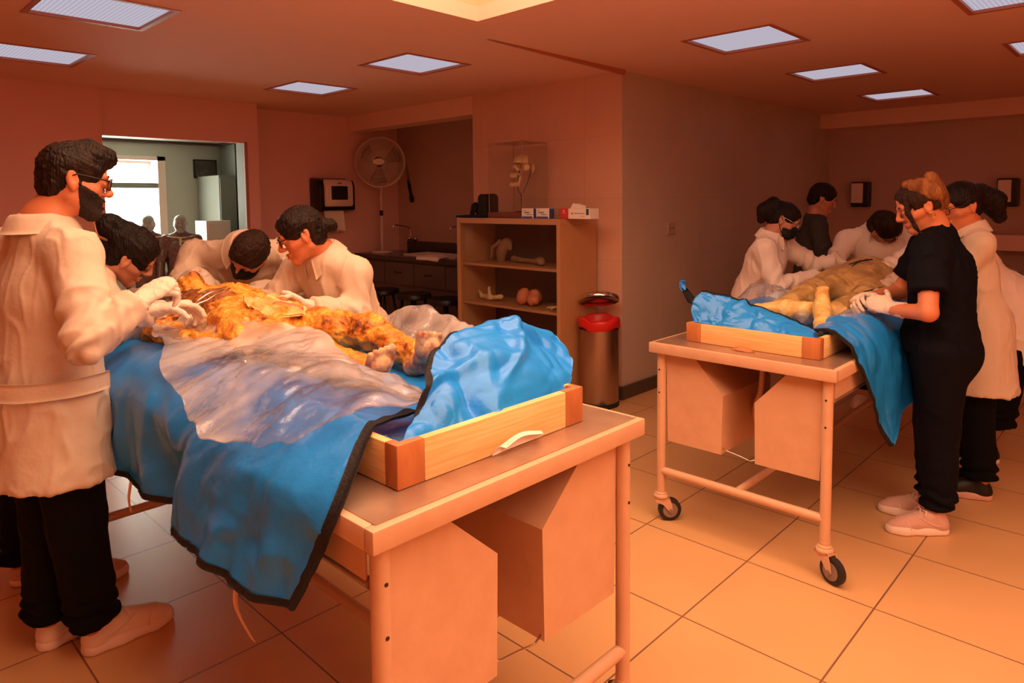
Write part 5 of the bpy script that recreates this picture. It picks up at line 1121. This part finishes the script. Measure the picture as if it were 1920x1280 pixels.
# --- person furthest right, leaning forward
H10 = Head((4.53, 1.04, 1.43), sv(-.85, -.45, .0), sv(-.4, .9, 0), 1.0); b10 = A(4.95, .62, 0)
J10 = dict(neck=(4.60, .98, 1.35), chest=(4.72, .88, 1.19), pelvis=(4.87, .73, .90), sl=(4.60, .82, 1.26), sr=(4.80, 1.08, 1.27), el=(4.42, .98, 1.12), wl=(4.40, 1.15, 1.07), er=(4.66, 1.22, 1.13), wr=(4.52, 1.30, 1.08),
           kl=(4.74, .70, .46), al=(4.74, .73, .22), kr=(4.84, .79, .46), ar=(4.85, .83, .22))
p = person('person in lab coat and wide black culottes leaning in at the far right', b10, H10, J10, hem=(4.945, .66, .62), hemr=(.26, .24), front=unit((-.8, .6, 0)), top_mt='coat_far_lit', seed=12, fem=True, skin='skin_dim', fine=.005, res=.009, body=dict(leg=(.11, .12, .125)), hemcut=(.12, -.1, -1), shoes=[dict(ankle=(4.78, .69, 0), toe=(-.45, .5), mt='shoe_black', laces=False), dict(ankle=(4.89, .79, 0), toe=(-.6, .5), mt='shoe_black', laces=False)])
mesh('hair', hair_mesh(H10, front=.064, seed=29, res=.0055, extra=[((-.03, 0, .11), (-.02, 0, .15), .035, .03, .02)]), 'hair_tawny', p)
glove(p, J10['wl'], (-.5, .6, -.1), (0, 0, -1), 1, [(.4, .6, .4)]*4, .95, res=.004); glove(p, J10['wr'], (-.6, .5, -.1), (0, 0, -1), -1, [(.4, .6, .4)]*4, .95, res=.004)
# ------------------------------------------------------------------ body bags, films, bodies
def crumple(V, s=6, a=.01, seed=0):
    Q = V*s+.35*np.stack([vn(V*s*1.3, seed+41), vn(V*s*1.3, seed+42), vn(V*s*1.3, seed+43)], 1)
    return a*(np.abs(vn(Q, seed))*1.4+.75*np.abs(vn(Q*2.2+3.1, seed+1))+.38*np.abs(vn(Q*4.6+1.7, seed+2))-.6)
def strip(E0, E1, wd, name, par, mt='zipper', out=.004, th=.007):
    i = E1-E0; i /= np.linalg.norm(i, axis=1)[:, None]+1e-9
    sh, _ = sheet([E0-i*out, E0+i*wd*.5, E0+i*wd], 4, len(E0), lambda V, u, v: np.full(len(V), th*.5), th)
    return mesh(name, sh, mt, par)
bag = thing('body_bag', 'open blue body bag with black zipper edge over the front table', 'body bag', (1.17, 2.1, NH))
# lining lying in the tray
sh, G = sheet([[(.885, y, 1.03), (.93, y, .985), (1.17, y, .975), (1.42, y, .985), (1.465, y, 1.03)] for y in (1.25, 1.6, 2.1, 2.6, 3.05)], 70, 40, lambda V, u, v: crumple(V, 7, .010, 3), .0015)
mesh('lining', sh, 'tarp', bag)
# left flap: over the tray side, down past the table edge
rows = [[(1.09, 1.400, 1.005), (.93, 1.325, 1.035), (.845, 1.262, 1.045), (.715, 1.178, .950), (.682, 1.205, .85), (.645, 1.262, .725)],
        [(1.06, 1.50, 1.02), (.95, 1.44, 1.03), (.845, 1.40, 1.05), (.700, 1.36, .945), (.650, 1.38, .83), (.622, 1.42, .700)],
        [(1.06, 1.68, 1.02), (.95, 1.65, 1.03), (.845, 1.63, 1.05), (.698, 1.60, .950), (.640, 1.62, .83), (.618, 1.66, .705)],
        [(1.06, 1.86, 1.02), (.95, 1.85, 1.03), (.845, 1.84, 1.05), (.700, 1.84, .945), (.640, 1.86, .83), (.622, 1.87, .690)],
        [(1.06, 1.96, 1.02), (.95, 1.96, 1.03), (.845, 1.96, 1.05), (.706, 1.93, .945), (.698, 1.90, .83), (.694, 1.87, .71)],
        [(1.06, 2.25, 1.02), (.95, 2.25, 1.03), (.845, 2.25, 1.05), (.706, 2.24, .945), (.692, 2.24, .80), (.686, 2.24, .665)],
        [(1.06, 2.60, 1.02), (.95, 2.60, 1.03), (.845, 2.60, 1.05), (.706, 2.58, .945), (.690, 2.58, .80), (.684, 2.58, .655)],
        [(1.06, 3.02, 1.02), (.95, 3.02, 1.03), (.845, 3.02, 1.05), (.706, 3.00, .945), (.692, 3.00, .80), (.686, 3.00, .66)]]
def fl(V, u, v):
    k = np.clip((v-.55)/.3, 0, 1); return -crumple(V, 3.2, .016, 5)-k*.010*np.sin(V[:, 1]*22+2*vn(V*5, 2))-k*.006*ridge(V*A(4, 12, 3), 2, 8)
sh, G = sheet(rows, 130, 84, fl, .0016)
f_ = mesh('left_flap', sh, 'tarp', bag)
strip(G[0], G[1], .026, 'zipper_edge', f_)
strip(G[:, -1], G[:, -2], .014, 'bottom_hem', f_)
# foot end, crumpled and standing over the front board
rows = [[(.885, 1.207, 1.010), (1.010, 1.207, 1.012), (1.166, 1.207, 1.012), (1.324, 1.207, 1.010), (1.465, 1.207, 1.010)],
        [(.985, 1.262, 1.048), (1.085, 1.255, 1.075), (1.235, 1.262, 1.066), (1.390, 1.262, 1.060), (1.555, 1.262, 1.036)],
        [(1.063, 1.330, 1.112), (1.192, 1.315, 1.112), (1.341, 1.318, 1.113), (1.486, 1.330, 1.099), (1.640, 1.330, 1.034)],
        [(1.138, 1.400, 1.150), (1.266, 1.392, 1.158), (1.402, 1.392, 1.158), (1.529, 1.400, 1.125), (1.678, 1.400, 1.062)],
        [(1.270, 1.455, 1.172), (1.375, 1.462, 1.186), (1.463, 1.460, 1.190), (1.558, 1.460, 1.169), (1.680, 1.455, 1.095)],
        [(1.320, 1.55, 1.12), (1.40, 1.56, 1.13), (1.48, 1.57, 1.12), (1.56, 1.56, 1.09), (1.64, 1.54, 1.04)],
        [(1.30, 1.60, 1.04), (1.38, 1.62, 1.04), (1.44, 1.62, 1.03), (1.50, 1.60, 1.02), (1.56, 1.58, 1.01)]]
def ft(V, u, v):
    d = -crumple(V, 4.4, .028, 11)
    c = np.exp(-((v-.60-.22*(u-.45))/.05)**2)*np.exp(-((u-.45)/.26)**2); p = np.exp(-((u-.24-.10*np.sin(v*5))/.055)**2)*np.clip(1-v*.9, 0, 1)
    return d-.030*c-.030*p+.012*np.exp(-((v-.5)/.05)**2)*np.clip(u-.5, 0, 1)
sh, G = sheet(rows, 100, 100, ft, .0018)
f_ = mesh('foot_end', sh, 'tarp', bag); strip(G[12:78, 0], G[12:78, 1], .016, 'zipper_edge', f_)
# right flap, tucked over the far rail
rows = [[(1.45, y, 1.00), (1.50, y, 1.04), (1.57, y, 1.03), (1.64, y, .955), (1.665, y, .84), (1.67, y, .72)] for y in (1.62, 1.9, 2.2, 2.55)]
sh, G = sheet(rows, 60, 50, lambda V, u, v: crumple(V, 5, .012, 15), .0016); f_ = mesh('right_flap', sh, 'tarp', bag); strip(G[:, -1], G[:, -2], .018, 'zipper_edge', f_)
# cloth ties hanging from the bag's edge
for (x, y, z), dz, sw in (((.66, 1.52, .70), .15, .035), ((.69, 2.36, .67), .10, -.01)):
    sh, _ = sheet([[(x-.004, y-.011, z), (x-.004, y+.011, z)], [(x-.012, y-.010, z-dz*.5), (x-.012, y+.012, z-dz*.5)], [(x-.002+sw*.3, y-.011-sw, z-dz), (x-.002+sw*.3, y+.011-sw, z-dz)]], 10, 3, None, .0015); mesh('tie_strap', sh, 'strap', bag)

# clear films
def film(name, label, rows, nu, nv, s, a, seed, mt='film', lift=.012):
    rr = np.array(rows, float); rr[..., 2] += lift
    G = cr(rr, nu); G = np.swapaxes(cr(np.swapaxes(G, 0, 1), nv), 0, 1); t = np.linspace(0, 1, nu)
    jag = .028*vn(np.stack([t*9, t*0, t*0], 1), seed+7)+.014*vn(np.stack([t*23, t*0, t*0], 1), seed+8)
    d = G[:, -1]-G[:, -6]; d /= np.linalg.norm(d, axis=1)[:, None]+1e-9; wv = np.clip((np.linspace(0, 1, nv)-.7)/.3, 0, 1)**2
    G = G+(d*jag[:, None])[:, None, :]*wv[None, :, None]
    sh, _ = sheet(G, nu, nv, lambda V, u, v: crumple(V, s, a, seed)+.35*a, .0009); return tag(mesh(name, sh, mt), label, 'plastic sheet')
film('plastic_sheet', 'crumpled clear plastic sheet on the left side of the near body over the blue bag', [
    [(1.05, 1.295, 1.025), (.95, 1.28, 1.05), (.86, 1.29, 1.07), (.79, 1.33, 1.04)],
    [(1.15, 1.46, 1.025), (1.04, 1.43, 1.055), (.92, 1.40, 1.085), (.735, 1.42, .985)],
    [(1.12, 1.62, 1.04), (1.05, 1.59, 1.07), (.94, 1.55, 1.085), (.690, 1.58, .955)],
    [(1.13, 1.82, 1.075), (1.06, 1.77, 1.085), (.93, 1.73, 1.075), (.672, 1.76, .955)],
    [(1.16, 2.02, 1.12), (1.05, 1.96, 1.10), (.90, 1.93, 1.075), (.690, 1.96, .985)],
    [(1.08, 2.22, 1.13), (1.01, 2.20, 1.08), (.90, 2.20, 1.065), (.755, 2.22, 1.035)],
    [(1.04, 2.45, 1.11), (.98, 2.45, 1.08), (.91, 2.45, 1.07), (.83, 2.48, 1.07)],
    [(1.00, 2.72, 1.10), (.97, 2.72, 1.08), (.93, 2.74, 1.08), (.89, 2.76, 1.075)]], 170, 110, 4.2, .022, 21)
film('plastic_sheet', 'clear plastic sheet raised along the right side of the near body, by the feet', [
    [(1.36, 1.54, 1.05), (1.46, 1.52, 1.10), (1.56, 1.53, 1.10), (1.66, 1.56, 1.03)],
    [(1.44, 1.70, 1.04), (1.52, 1.70, 1.12), (1.61, 1.72, 1.14), (1.70, 1.74, 1.02)],
    [(1.47, 1.90, 1.05), (1.55, 1.92, 1.11), (1.63, 1.95, 1.155), (1.72, 1.95, 1.03)],
    [(1.46, 2.10, 1.06), (1.54, 2.12, 1.10), (1.63, 2.13, 1.160), (1.72, 2.14, 1.04)],
    [(1.45, 2.28, 1.06), (1.52, 2.30, 1.07), (1.61, 2.30, 1.095), (1.70, 2.31, 1.02)],
    [(1.45, 2.48, 1.06), (1.51, 2.48, 1.065), (1.58, 2.48, 1.075), (1.66, 2.50, 1.02)]], 100, 70, 4.5, .020, 27, 'film_thin', .0)

# tissue materials
def tissue(name, stops, s, rough=.34, bs=.9):
    m = mat(name, stops[0][1], rough, bump=(38, bs, 8), spec=.5); nt = m.node_tree; N = nt.nodes; L = nt.links
    tc = N.new('ShaderNodeTexCoord'); n = N.new('ShaderNodeTexNoise'); n.inputs['Scale'].default_value = s; n.inputs['Detail'].default_value = 7; n.inputs['Distortion'].default_value = 1.2
    L.new(tc.outputs['Object'], n.inputs['Vector']); r = N.new('ShaderNodeValToRGB'); e = r.color_ramp.elements
    for i, (p_, c_) in enumerate(stops):
        q = e[i] if i < 2 else e.new(p_)
        q.position = p_; q.color = (*lin(c_), 1)
    L.new(n.outputs[0], r.inputs[0]); L.new(r.outputs[0], N['Principled BSDF'].inputs['Base Color']); return m
tissue('tissue', [(.33, '6f3714'), (.66, 'f7b84e'), (.43, 'cf7a28'), (.54, 'e99c36')], 9)
tissue('tissue_pale', [(.35, 'c98a3c'), (.62, 'f6cf86')], 8, .42, .25)
tissue('tissue_dull', [(.33, 'a67f4c'), (.68, 'e0b878'), (.5, 'c79c60')], 8, .5, .3)
tissue('foot_skin', [(.36, 'a9634a'), (.62, 'e3b183')], 16, .45, .3)

o = thing('preserved_body', 'dissected orange preserved body lying on the front table, feet towards us', 'body', (1.2, 2.4, 1.0))
S = SDF.grid((.80, 1.60, .94), (1.62, 3.36, 1.32), .0052); X = A(1, 0, 0); Zz = A(0, 0, 1)
S.cap((1.20, 2.44, 1.075), (1.20, 2.78, 1.095), .145, .150, k=.04, flat=(Zz, 1.35)); S.cap((1.20, 2.78, 1.095), (1.20, 2.96, 1.085), .150, .125, k=.05, flat=(Zz, 1.3))
S.cap((1.03, 2.94, 1.08), (1.37, 2.94, 1.08), .065, k=.05); S.cap((1.20, 2.98, 1.09), (1.205, 3.10, 1.115), .055, k=.03); S.ell((1.21, 3.165, 1.135), np.eye(3), (.078, .098, .088), k=.02); S.cap((1.21, 3.16, 1.20), (1.21, 3.15, 1.235), .016, .010, k=.02)
for p in (((1.03, 2.92, 1.08), (.95, 2.70, 1.055), .052, .046), ((.95, 2.70, 1.055), (.96, 2.46, 1.06), .043, .030), ((.96, 2.46, 1.06), (.99, 2.36, 1.065), .032, .024), ((1.37, 2.92, 1.07), (1.44, 2.70, 1.04), .050, .043), ((1.44, 2.70, 1.04), (1.44, 2.46, 1.04), .040, .030)): S.cap(*p, k=.03)
S.cap((1.29, 2.42, 1.07), (1.40, 2.08, 1.085), .085, .056, k=.04); S.cap((1.12, 2.42, 1.06), (1.14, 2.06, 1.06), .085, .056, k=.04)
S.cap((1.40, 2.08, 1.085), (1.40, 1.80, 1.035), .054, .036, k=.02); S.cap((1.14, 2.06, 1.06), (1.20, 1.80, 1.025), .052, .036, k=.02)
S.cap((1.08, 2.52, 1.12), (1.03, 2.30, 1.09), .05, .04, k=.04); S.cap((.98, 2.86, 1.10), (.93, 2.78, 1.06), .05, .05, k=.04)
def rough_(V):
    d = .008*ridge(V*A(13, 10, 13), 2, 31)+.006*ridge(V*A(34, 22, 34)+.5*np.stack([vn(V*15, 71), vn(V*15, 72), vn(V*15, 73)], 1), 2, 33)-.008*np.maximum(0, 1-np.abs(vn(V*11, 35))*7)
    g = np.exp(-((V[:, 0]-1.20+.05*np.sin(V[:, 1]*9))/.02)**2)*np.exp(-((V[:, 1]-2.6)/.25)**2); h = np.exp(-((V[:, 1]-2.30-.4*(V[:, 0]-1.2))/.018)**2)*np.exp(-((V[:, 0]-1.3)/.10)**2)
    k_ = np.exp(-((V[:, 1]-2.03)/.03)**2)*.010*ridge(V*30, 1, 37)
    return d-.018*g-.02*h+k_
mesh('trunk', disp(S.mesh(), rough_), 'tissue', o)
for q, (hx, hy, hz, tx, ty, tz) in enumerate(((1.395, 1.775, .998, 1.375, 1.705, 1.115), (1.205, 1.775, .995, 1.185, 1.705, 1.092))):
    S = SDF.grid((hx-.1, hy-.18, hz-.06), (hx+.1, hy+.12, tz+.08), .004)
    S.cap((hx, hy+.03, hz+.01), (hx, hy, hz+.03), .036, .038, k=.02); S.cap((hx, hy-.005, hz+.02), (tx, ty, tz-.035), .034, .040, k=.02, flat=((0, 1, 0), 1.25))
    for i in range(5):
        dx = (i-2)*.0175*(1 if q == 0 else -1); r = .0145 if i == 0 else .0105; ln = (.030, .028, .026, .022, .018)[i]
        S.cap((tx+dx, ty, tz-.03), (tx+dx*1.12, ty-.012, tz-.01+ln), r, r*.85, k=.006)
    mesh('foot', disp(S.mesh(), lambda V: .0022*ridge(V*45, 2, 41)), 'foot_skin', o)
def flap(rows, mt, par, nu=40, nv=30, a=.014, s=9, seed=0, name='tissue_flap', th=.008):
    sh, _ = sheet(rows, nu, nv, lambda V, u, v: crumple(V, s, a, seed)+.004*fbm(V*40, 2, seed), th); return mesh(name, sh, mt, par)
flap([[(1.075, 2.60, 1.150), (1.02, 2.60, 1.115), (.95, 2.58, 1.065)], [(1.09, 2.48, 1.150), (1.03, 2.46, 1.110), (.96, 2.45, 1.060)], [(1.09, 2.34, 1.140), (1.03, 2.32, 1.105), (.97, 2.32, 1.065)], [(1.10, 2.20, 1.125), (1.05, 2.17, 1.095), (.99, 2.16, 1.06)]], 'tissue_pale', o, seed=3, a=.02)
flap([[(1.14, 2.50, 1.190), (1.21, 2.49, 1.196), (1.28, 2.47, 1.182)], [(1.12, 2.43, 1.175), (1.22, 2.41, 1.182), (1.30, 2.39, 1.160)], [(1.14, 2.33, 1.150), (1.23, 2.30, 1.148), (1.32, 2.27, 1.130)]], 'tissue_pale', o, seed=9, a=.03, s=12)
flap([[(1.31, 2.62, 1.160), (1.36, 2.60, 1.12), (1.41, 2.58, 1.06)], [(1.32, 2.48, 1.150), (1.38, 2.46, 1.11), (1.43, 2.44, 1.06)], [(1.36, 2.32, 1.130), (1.42, 2.28, 1.09), (1.46, 2.26, 1.05)]], 'tissue', o, seed=13, a=.02)
flap([[(1.0, 2.94, 1.125), (.95, 2.91, 1.11), (.90, 2.90, 1.06)], [(.99, 2.84, 1.125), (.94, 2.82, 1.10), (.89, 2.80, 1.065)], [(.99, 2.74, 1.115), (.94, 2.72, 1.09), (.90, 2.72, 1.065)]], 'tissue', o, seed=17, a=.03, s=14)
tissue('muscle_tissue', [(.34, '6b3618'), (.64, 'bf7836'), (.48, '96562a')], 10, .4, .9)
S = SDF.grid((.98, 2.50, 1.04), (1.34, 3.0, 1.30), .0055); S.cap((1.10, 2.88, 1.145), (1.14, 2.70, 1.165), .080, .074, k=.03, flat=(Zz, 1.5)); S.cap((1.28, 2.92, 1.140), (1.24, 2.78, 1.165), .06, .055, k=.03, flat=(Zz, 1.5))
mesh('chest_muscle', disp(S.mesh(), lambda V: .006*ridge(V*A(40, 12, 30), 2, 63)+.004*fbm(V*30, 2)), 'muscle_tissue', o)
# exposed organs seen where the flaps part
S = SDF.grid((1.1, 2.25, 1.10), (1.36, 2.6, 1.26), .005); S.cap((1.22, 2.40, 1.168), (1.28, 2.34, 1.155), .020, .014, k=.01); S.cap((1.2, 2.48, 1.180), (1.26, 2.42, 1.182), .012, .014); mesh('organ', disp(S.mesh(), lambda V: .002*fbm(V*60)), mat('organ', 'b8694c', .3), o)

# ---- the far table
bag = thing('body_bag', 'blue body bag with black zipper edge on the far right table', 'body bag', (3.7, 1.35, RH))
sh, G = sheet([[(x, 1.625, .955), (x, 1.60, .915), (x, 1.35, .905), (x, 1.09, .915), (x, 1.065, .955)] for x in (2.95, 3.4, 4.0, 4.75)], 60, 30, lambda V, u, v: crumple(V, 7, .008, 3), .0015); mesh('lining', sh, 'tarp', bag)
rows = [[(2.945, 1.635, .965), (2.95, 1.50, .962), (2.95, 1.36, .958), (2.95, 1.22, .958), (2.95, 1.07, .955)],
        [(2.965, 1.66, 1.02), (2.985, 1.52, 1.01), (2.99, 1.37, .995), (2.99, 1.23, .978), (2.975, 1.09, .960)],
        [(2.99, 1.655, 1.075), (3.02, 1.52, 1.060), (3.03, 1.37, 1.03), (3.03, 1.24, .998), (3.01, 1.10, .965)],
        [(3.02, 1.63, 1.105), (3.06, 1.52, 1.088), (3.07, 1.37, 1.045), (3.07, 1.24, 1.008), (3.05, 1.10, .966)],
        [(3.06, 1.62, 1.08), (3.10, 1.52, 1.05), (3.11, 1.37, 1.01), (3.11, 1.24, .98), (3.09, 1.10, .955)]]
sh, G = sheet(rows, 60, 80, lambda V, u, v: -crumple(V, 9, .014, 19), .0016); f_ = mesh('foot_end', sh, 'tarp', bag); strip(G[46], G[45], .016, 'zipper_edge', f_)
sh, G = sheet([[(2.965, 1.655, 1.05), (2.985, 1.69, 1.05), (3.02, 1.66, 1.06)], [(2.955, 1.69, 1.09), (2.975, 1.715, 1.10), (3.01, 1.695, 1.10)], [(2.95, 1.70, 1.115), (2.97, 1.715, 1.12), (2.99, 1.70, 1.12)]], 12, 12, lambda V, u, v: crumple(V, 12, .006, 3), .004); mesh('bag_corner', sh, 'zipper', bag)
sh, G = sheet([[(2.95, 1.70, 1.105), (2.965, 1.715, 1.11), (2.98, 1.70, 1.11)], [(2.945, 1.71, 1.13), (2.965, 1.725, 1.14), (2.985, 1.71, 1.135)], [(2.95, 1.705, 1.15), (2.965, 1.715, 1.155), (2.98, 1.70, 1.152)]], 10, 10, lambda V, u, v: crumple(V, 14, .006, 3), .004); mesh('bag_tip', sh, 'tarp', bag)
rows = [[(3.06, 1.12, .975), (3.02, 1.05, .985), (3.00, 1.00, .965), (2.985, .925, .895), (3.09, .895, .72), (3.31, .885, .47), (3.345, .88, .435)],
        [(3.18, 1.14, .985), (3.17, 1.06, 1.00), (3.16, 1.00, .985), (3.17, .918, .90), (3.23, .89, .72), (3.36, .882, .48), (3.37, .878, .440)],
        [(3.40, 1.15, .985), (3.40, 1.07, 1.00), (3.40, 1.00, .985), (3.40, .918, .90), (3.41, .888, .72), (3.44, .880, .53), (3.45, .876, .490)],
        [(3.70, 1.15, .985), (3.70, 1.07, 1.00), (3.70, 1.00, .985), (3.70, .918, .90), (3.69, .89, .74), (3.66, .885, .60), (3.65, .88, .56)],
        [(4.2, 1.15, .985), (4.2, 1.07, 1.00), (4.2, 1.00, .985), (4.2, .918, .90), (4.15, .90, .78), (4.1, .895, .70), (4.1, .89, .66)]]
sh, G = sheet(rows, 80, 80, lambda V, u, v: -crumple(V, 5, .010, 23)-np.clip((v-.5)/.3, 0, 1)*.010*np.sin(V[:, 0]*19), .0016); f_ = mesh('right_flap', sh, 'tarp', bag); strip(G[0], G[1], .018, 'zipper_edge', f_)
rows = [[(x, 1.58, .96), (x, 1.645, 1.0), (x, 1.72, .97), (x, 1.785, .89), (x, 1.79, .75)] for x in (3.15, 3.6, 4.2)]
sh, G = sheet(rows, 50, 40, lambda V, u, v: -crumple(V, 5, .010, 29), .0016); mesh('left_flap', sh, 'tarp', bag)
o = thing('preserved_body', 'khaki preserved body on the far right table, yellow foot raised', 'body', (4.0, 1.35, .92))
S = SDF.grid((3.2, .98, .88), (5.0, 1.70, 1.26), .008)
S.cap((4.15, 1.33, 1.03), (4.62, 1.36, 1.055), .155, .165, k=.05, flat=(Zz, 1.35)); S.cap((4.3, 1.33, 1.06), (4.55, 1.36, 1.08), .13, .11, k=.05, flat=(Zz, 1.4)); S.cap((4.62, 1.18, 1.04), (4.62, 1.54, 1.04), .07, k=.05); S.cap((4.68, 1.36, 1.04), (4.76, 1.36, 1.05), .055, k=.03); S.ell((4.84, 1.36, 1.06), np.eye(3), (.10, .078, .088), k=.02)
S.cap((4.18, 1.43, 1.03), (3.74, 1.42, 1.02), .095, .062, k=.04); S.cap((3.74, 1.42, 1.02), (3.47, 1.44, .985), .058, .045, k=.03); S.cap((4.15, 1.22, 1.02), (3.85, 1.14, 1.00), .09, .075, k=.04); S.cap((3.85, 1.14, 1.0), (3.48, 1.17, .99), .075, .055, k=.03)
S.cap((4.62, 1.56, 1.03), (4.30, 1.58, 1.01), .05, .042, k=.03); S.cap((4.62, 1.16, 1.03), (4.30, 1.10, 1.01), .05, .042, k=.03)
mesh('trunk', disp(S.mesh(), lambda V: .006*ridge(V*12, 3, 51)-.02*np.exp(-((V[:, 0]-4.02-.5*(V[:, 1]-1.28))/.012)**2)*np.exp(-((V[:, 1]-1.28)/.10)**2)), 'tissue_dull', o)
S = SDF.grid((3.0, .98, .88), (3.62, 1.66, 1.16), .006); S.cap((3.41, 1.52, .975), (3.42, 1.38, .995), .035, .045, k=.02); S.cap((3.42, 1.38, .995), (3.45, 1.28, 1.0), .045, .038, k=.02); S.cap((3.41, 1.535, .975), (3.38, 1.56, .965), .028, .018, k=.015); mesh('foot', disp(S.mesh(), lambda V: .003*ridge(V*26, 2, 53)), 'tissue_pale', o)
S = SDF.grid((3.0, .98, .88), (3.62, 1.40, 1.18), .006); S.cap((3.48, 1.235, 1.09), (3.42, 1.215, 1.02), .028, .038, k=.02); S.cap((3.42, 1.215, 1.02), (3.26, 1.15, .965), .040, .036, k=.02); S.cap((3.26, 1.15, .965), (3.18, 1.13, .955), .036, .028, k=.02)
for i in range(5): S.cap((3.47+.004*i, 1.212+.012*i, 1.085), (3.485, 1.21+.013*i, 1.112-.003*abs(i-1)), .0085, .007, k=.005)
mesh('foot', disp(S.mesh(), lambda V: .003*ridge(V*26, 2, 57)), 'tissue_pale', o)
def lump(name, label, prims, mt='film_thin', r=.008, amp=.010, seed=0):
    P = np.concatenate([np.array([p[0], p[1]]) for p in prims]); R = max(max(p[2], p[3]) for p in prims)+.03; S = SDF.grid(P.min(0)-R, P.max(0)+R, r)
    for p in prims: S.cap(*p[:4], k=.03)
    S.cut((0, 0, .925), (0, 0, -1)); return tag(mesh(name, disp(S.mesh(), lambda V: crumple(V, 14, amp, seed)), mt), label, 'plastic sheet')
lump('plastic_sheet', 'milky plastic bag bulging at the left edge of the far table', [((3.42, 1.60, .98), (3.62, 1.62, 1.03), .06, .06), ((3.62, 1.62, 1.03), (3.80, 1.60, 1.01), .055, .05), ((3.60, 1.52, 1.02), (3.72, 1.50, 1.02), .04, .04)], 'film', seed=3)
lump('plastic_sheet', 'clear plastic lump between the yellow foot and the blue flap on the far table', [((3.32, 1.075, .985), (3.50, 1.07, .985), .040, .045), ((3.50, 1.07, .985), (3.60, 1.07, .985), .045, .035)], 'film', seed=7)
lump('plastic_sheet', 'clear plastic wrap between the two yellow feet on the far table', [((3.40, 1.30, .965), (3.52, 1.29, .975), .035, .045)], 'film_thin', seed=9)
for (a, b, r, lb) in (((4.24, 1.36, 1.163), (4.40, 1.28, 1.185), .005, 'dark forceps lying across the khaki body'), ((4.20, 1.33, 1.157), (4.38, 1.30, 1.187), .004, 'thin steel instrument lying beside the dark forceps')):
    tag(mesh('forceps' if 'forceps' in lb else 'instrument', MB().tube([a, (np.array(a)+np.array(b))/2+A(0, .006, .004), b], [r*.6, r, r*.8], 6).vf(), 'rubber' if 'dark' in lb else 'chrome'), lb, 'instrument')

# ---- anatomical figures in the back room
def figure(loc, label, split):
    x, y, _ = loc; o = thing('anatomical_model', label, 'anatomical model', loc, 'muscle figures in the back room'); Q = lambda a, b, c: A(x+a*.86, y+b*.86, c*.86)
    f = unit((-.40, -.92, 0)); l = np.cross((0, 0, 1), f); Q = lambda a, b, c: A(x, y, 0)+(l*a+f*b)*.86+A(0, 0, c*.86)
    S = SDF.grid((x-.34, y-.3, 0), (x+.34, y+.3, 1.30), .009)
    S.cap(Q(0, 0, .98), Q(0, 0, 1.22), .125, .14, k=.05, flat=(f, 1.45)); S.cap(Q(0, 0, 1.22), Q(0, 0, 1.36), .14, .09, k=.05, flat=(f, 1.4)); S.cap(Q(0, 0, .98), Q(0, 0, .88), .125, .13, k=.04, flat=(f, 1.3)); S.cap(Q(0, 0, 1.36), Q(0, .01, 1.46), .045, .045, k=.03)
    for g in (-1, 1):
        S.cap(Q(g*.05, 0, 1.37), Q(g*.18, 0, 1.35), .05, .055, k=.04); S.cap(Q(g*.19, 0, 1.34), Q(g*.24, 0, 1.08), .052, .042, k=.02); S.cap(Q(g*.24, 0, 1.08), Q(g*.26, .05, .84), .04, .027, k=.02); S.cap(Q(g*.26, .05, .84), Q(g*.25, .07, .74), .03, .02, k=.02)
        S.cap(Q(g*.085, 0, .88), Q(g*.09, 0, .48), .085, .055, k=.03); S.cap(Q(g*.09, -.01, .48), Q(g*.09, -.01, .10), .055, .035, k=.02); S.cap(Q(g*.09, -.02, .05), Q(g*.10, .12, .04), .04, .03, k=.02)
        S.cap(Q(g*.06, .08, 1.27), Q(g*.08, .08, 1.25), .04, k=.04)
    bd = mesh('body', disp(S.mesh(), lambda V: .004*ridge(V*A(30, 30, 9), 2, 61)), 'muscle_model', o)
    Hm = Head(Q(0, .02, 1.555), f, (0, 0, 1), .86); S = SDF.grid(Hm.c-.16, Hm.c+.16, .006); Hm.shape(S); mesh('head', S.mesh(), 'skull_grey', o)
    m = MB()
    for i in range(7):
        z = 1.33-i*.042; m.tube([Q(.015, .103, z), Q(.06, .108, z+.004), Q(.105, .085, z+.012), Q(.135, .03, z+.02)], .0075, 6)
    m.tube([Q(0, .105, 1.37), Q(0, .115, 1.10)], .013, 8); m.tube([Q(-.17, .04, 1.395), Q(-.02, .08, 1.375), Q(.02, .08, 1.375), Q(.17, .04, 1.395)], .009, 8); m.tube([Q(.06, .085, .85), Q(.075, .08, .50)], .012, 8)
    mesh('ribs', m.vf(), 'bone', o)
    for g in (-1, 1): mesh('arm_bone', MB().tube([Q(g*.20, .05, 1.30), Q(g*.245, .045, 1.08), Q(g*.265, .085, .86)], .009, 6).vf(), 'skull_grey', bd)
    mesh('stand', MB().lathe([(.17, 0), (.17, .02), (.02, .03)], (x, y, 0), 24).vf(), 'rubber', o); return o
figure((2.955, 8.0, 0), 'standing muscle and rib figure in the back room, right one in front of the wall', 1)
figure((2.70, 8.25, 0), 'standing muscle and rib figure in the back room, left one against the window', 0)
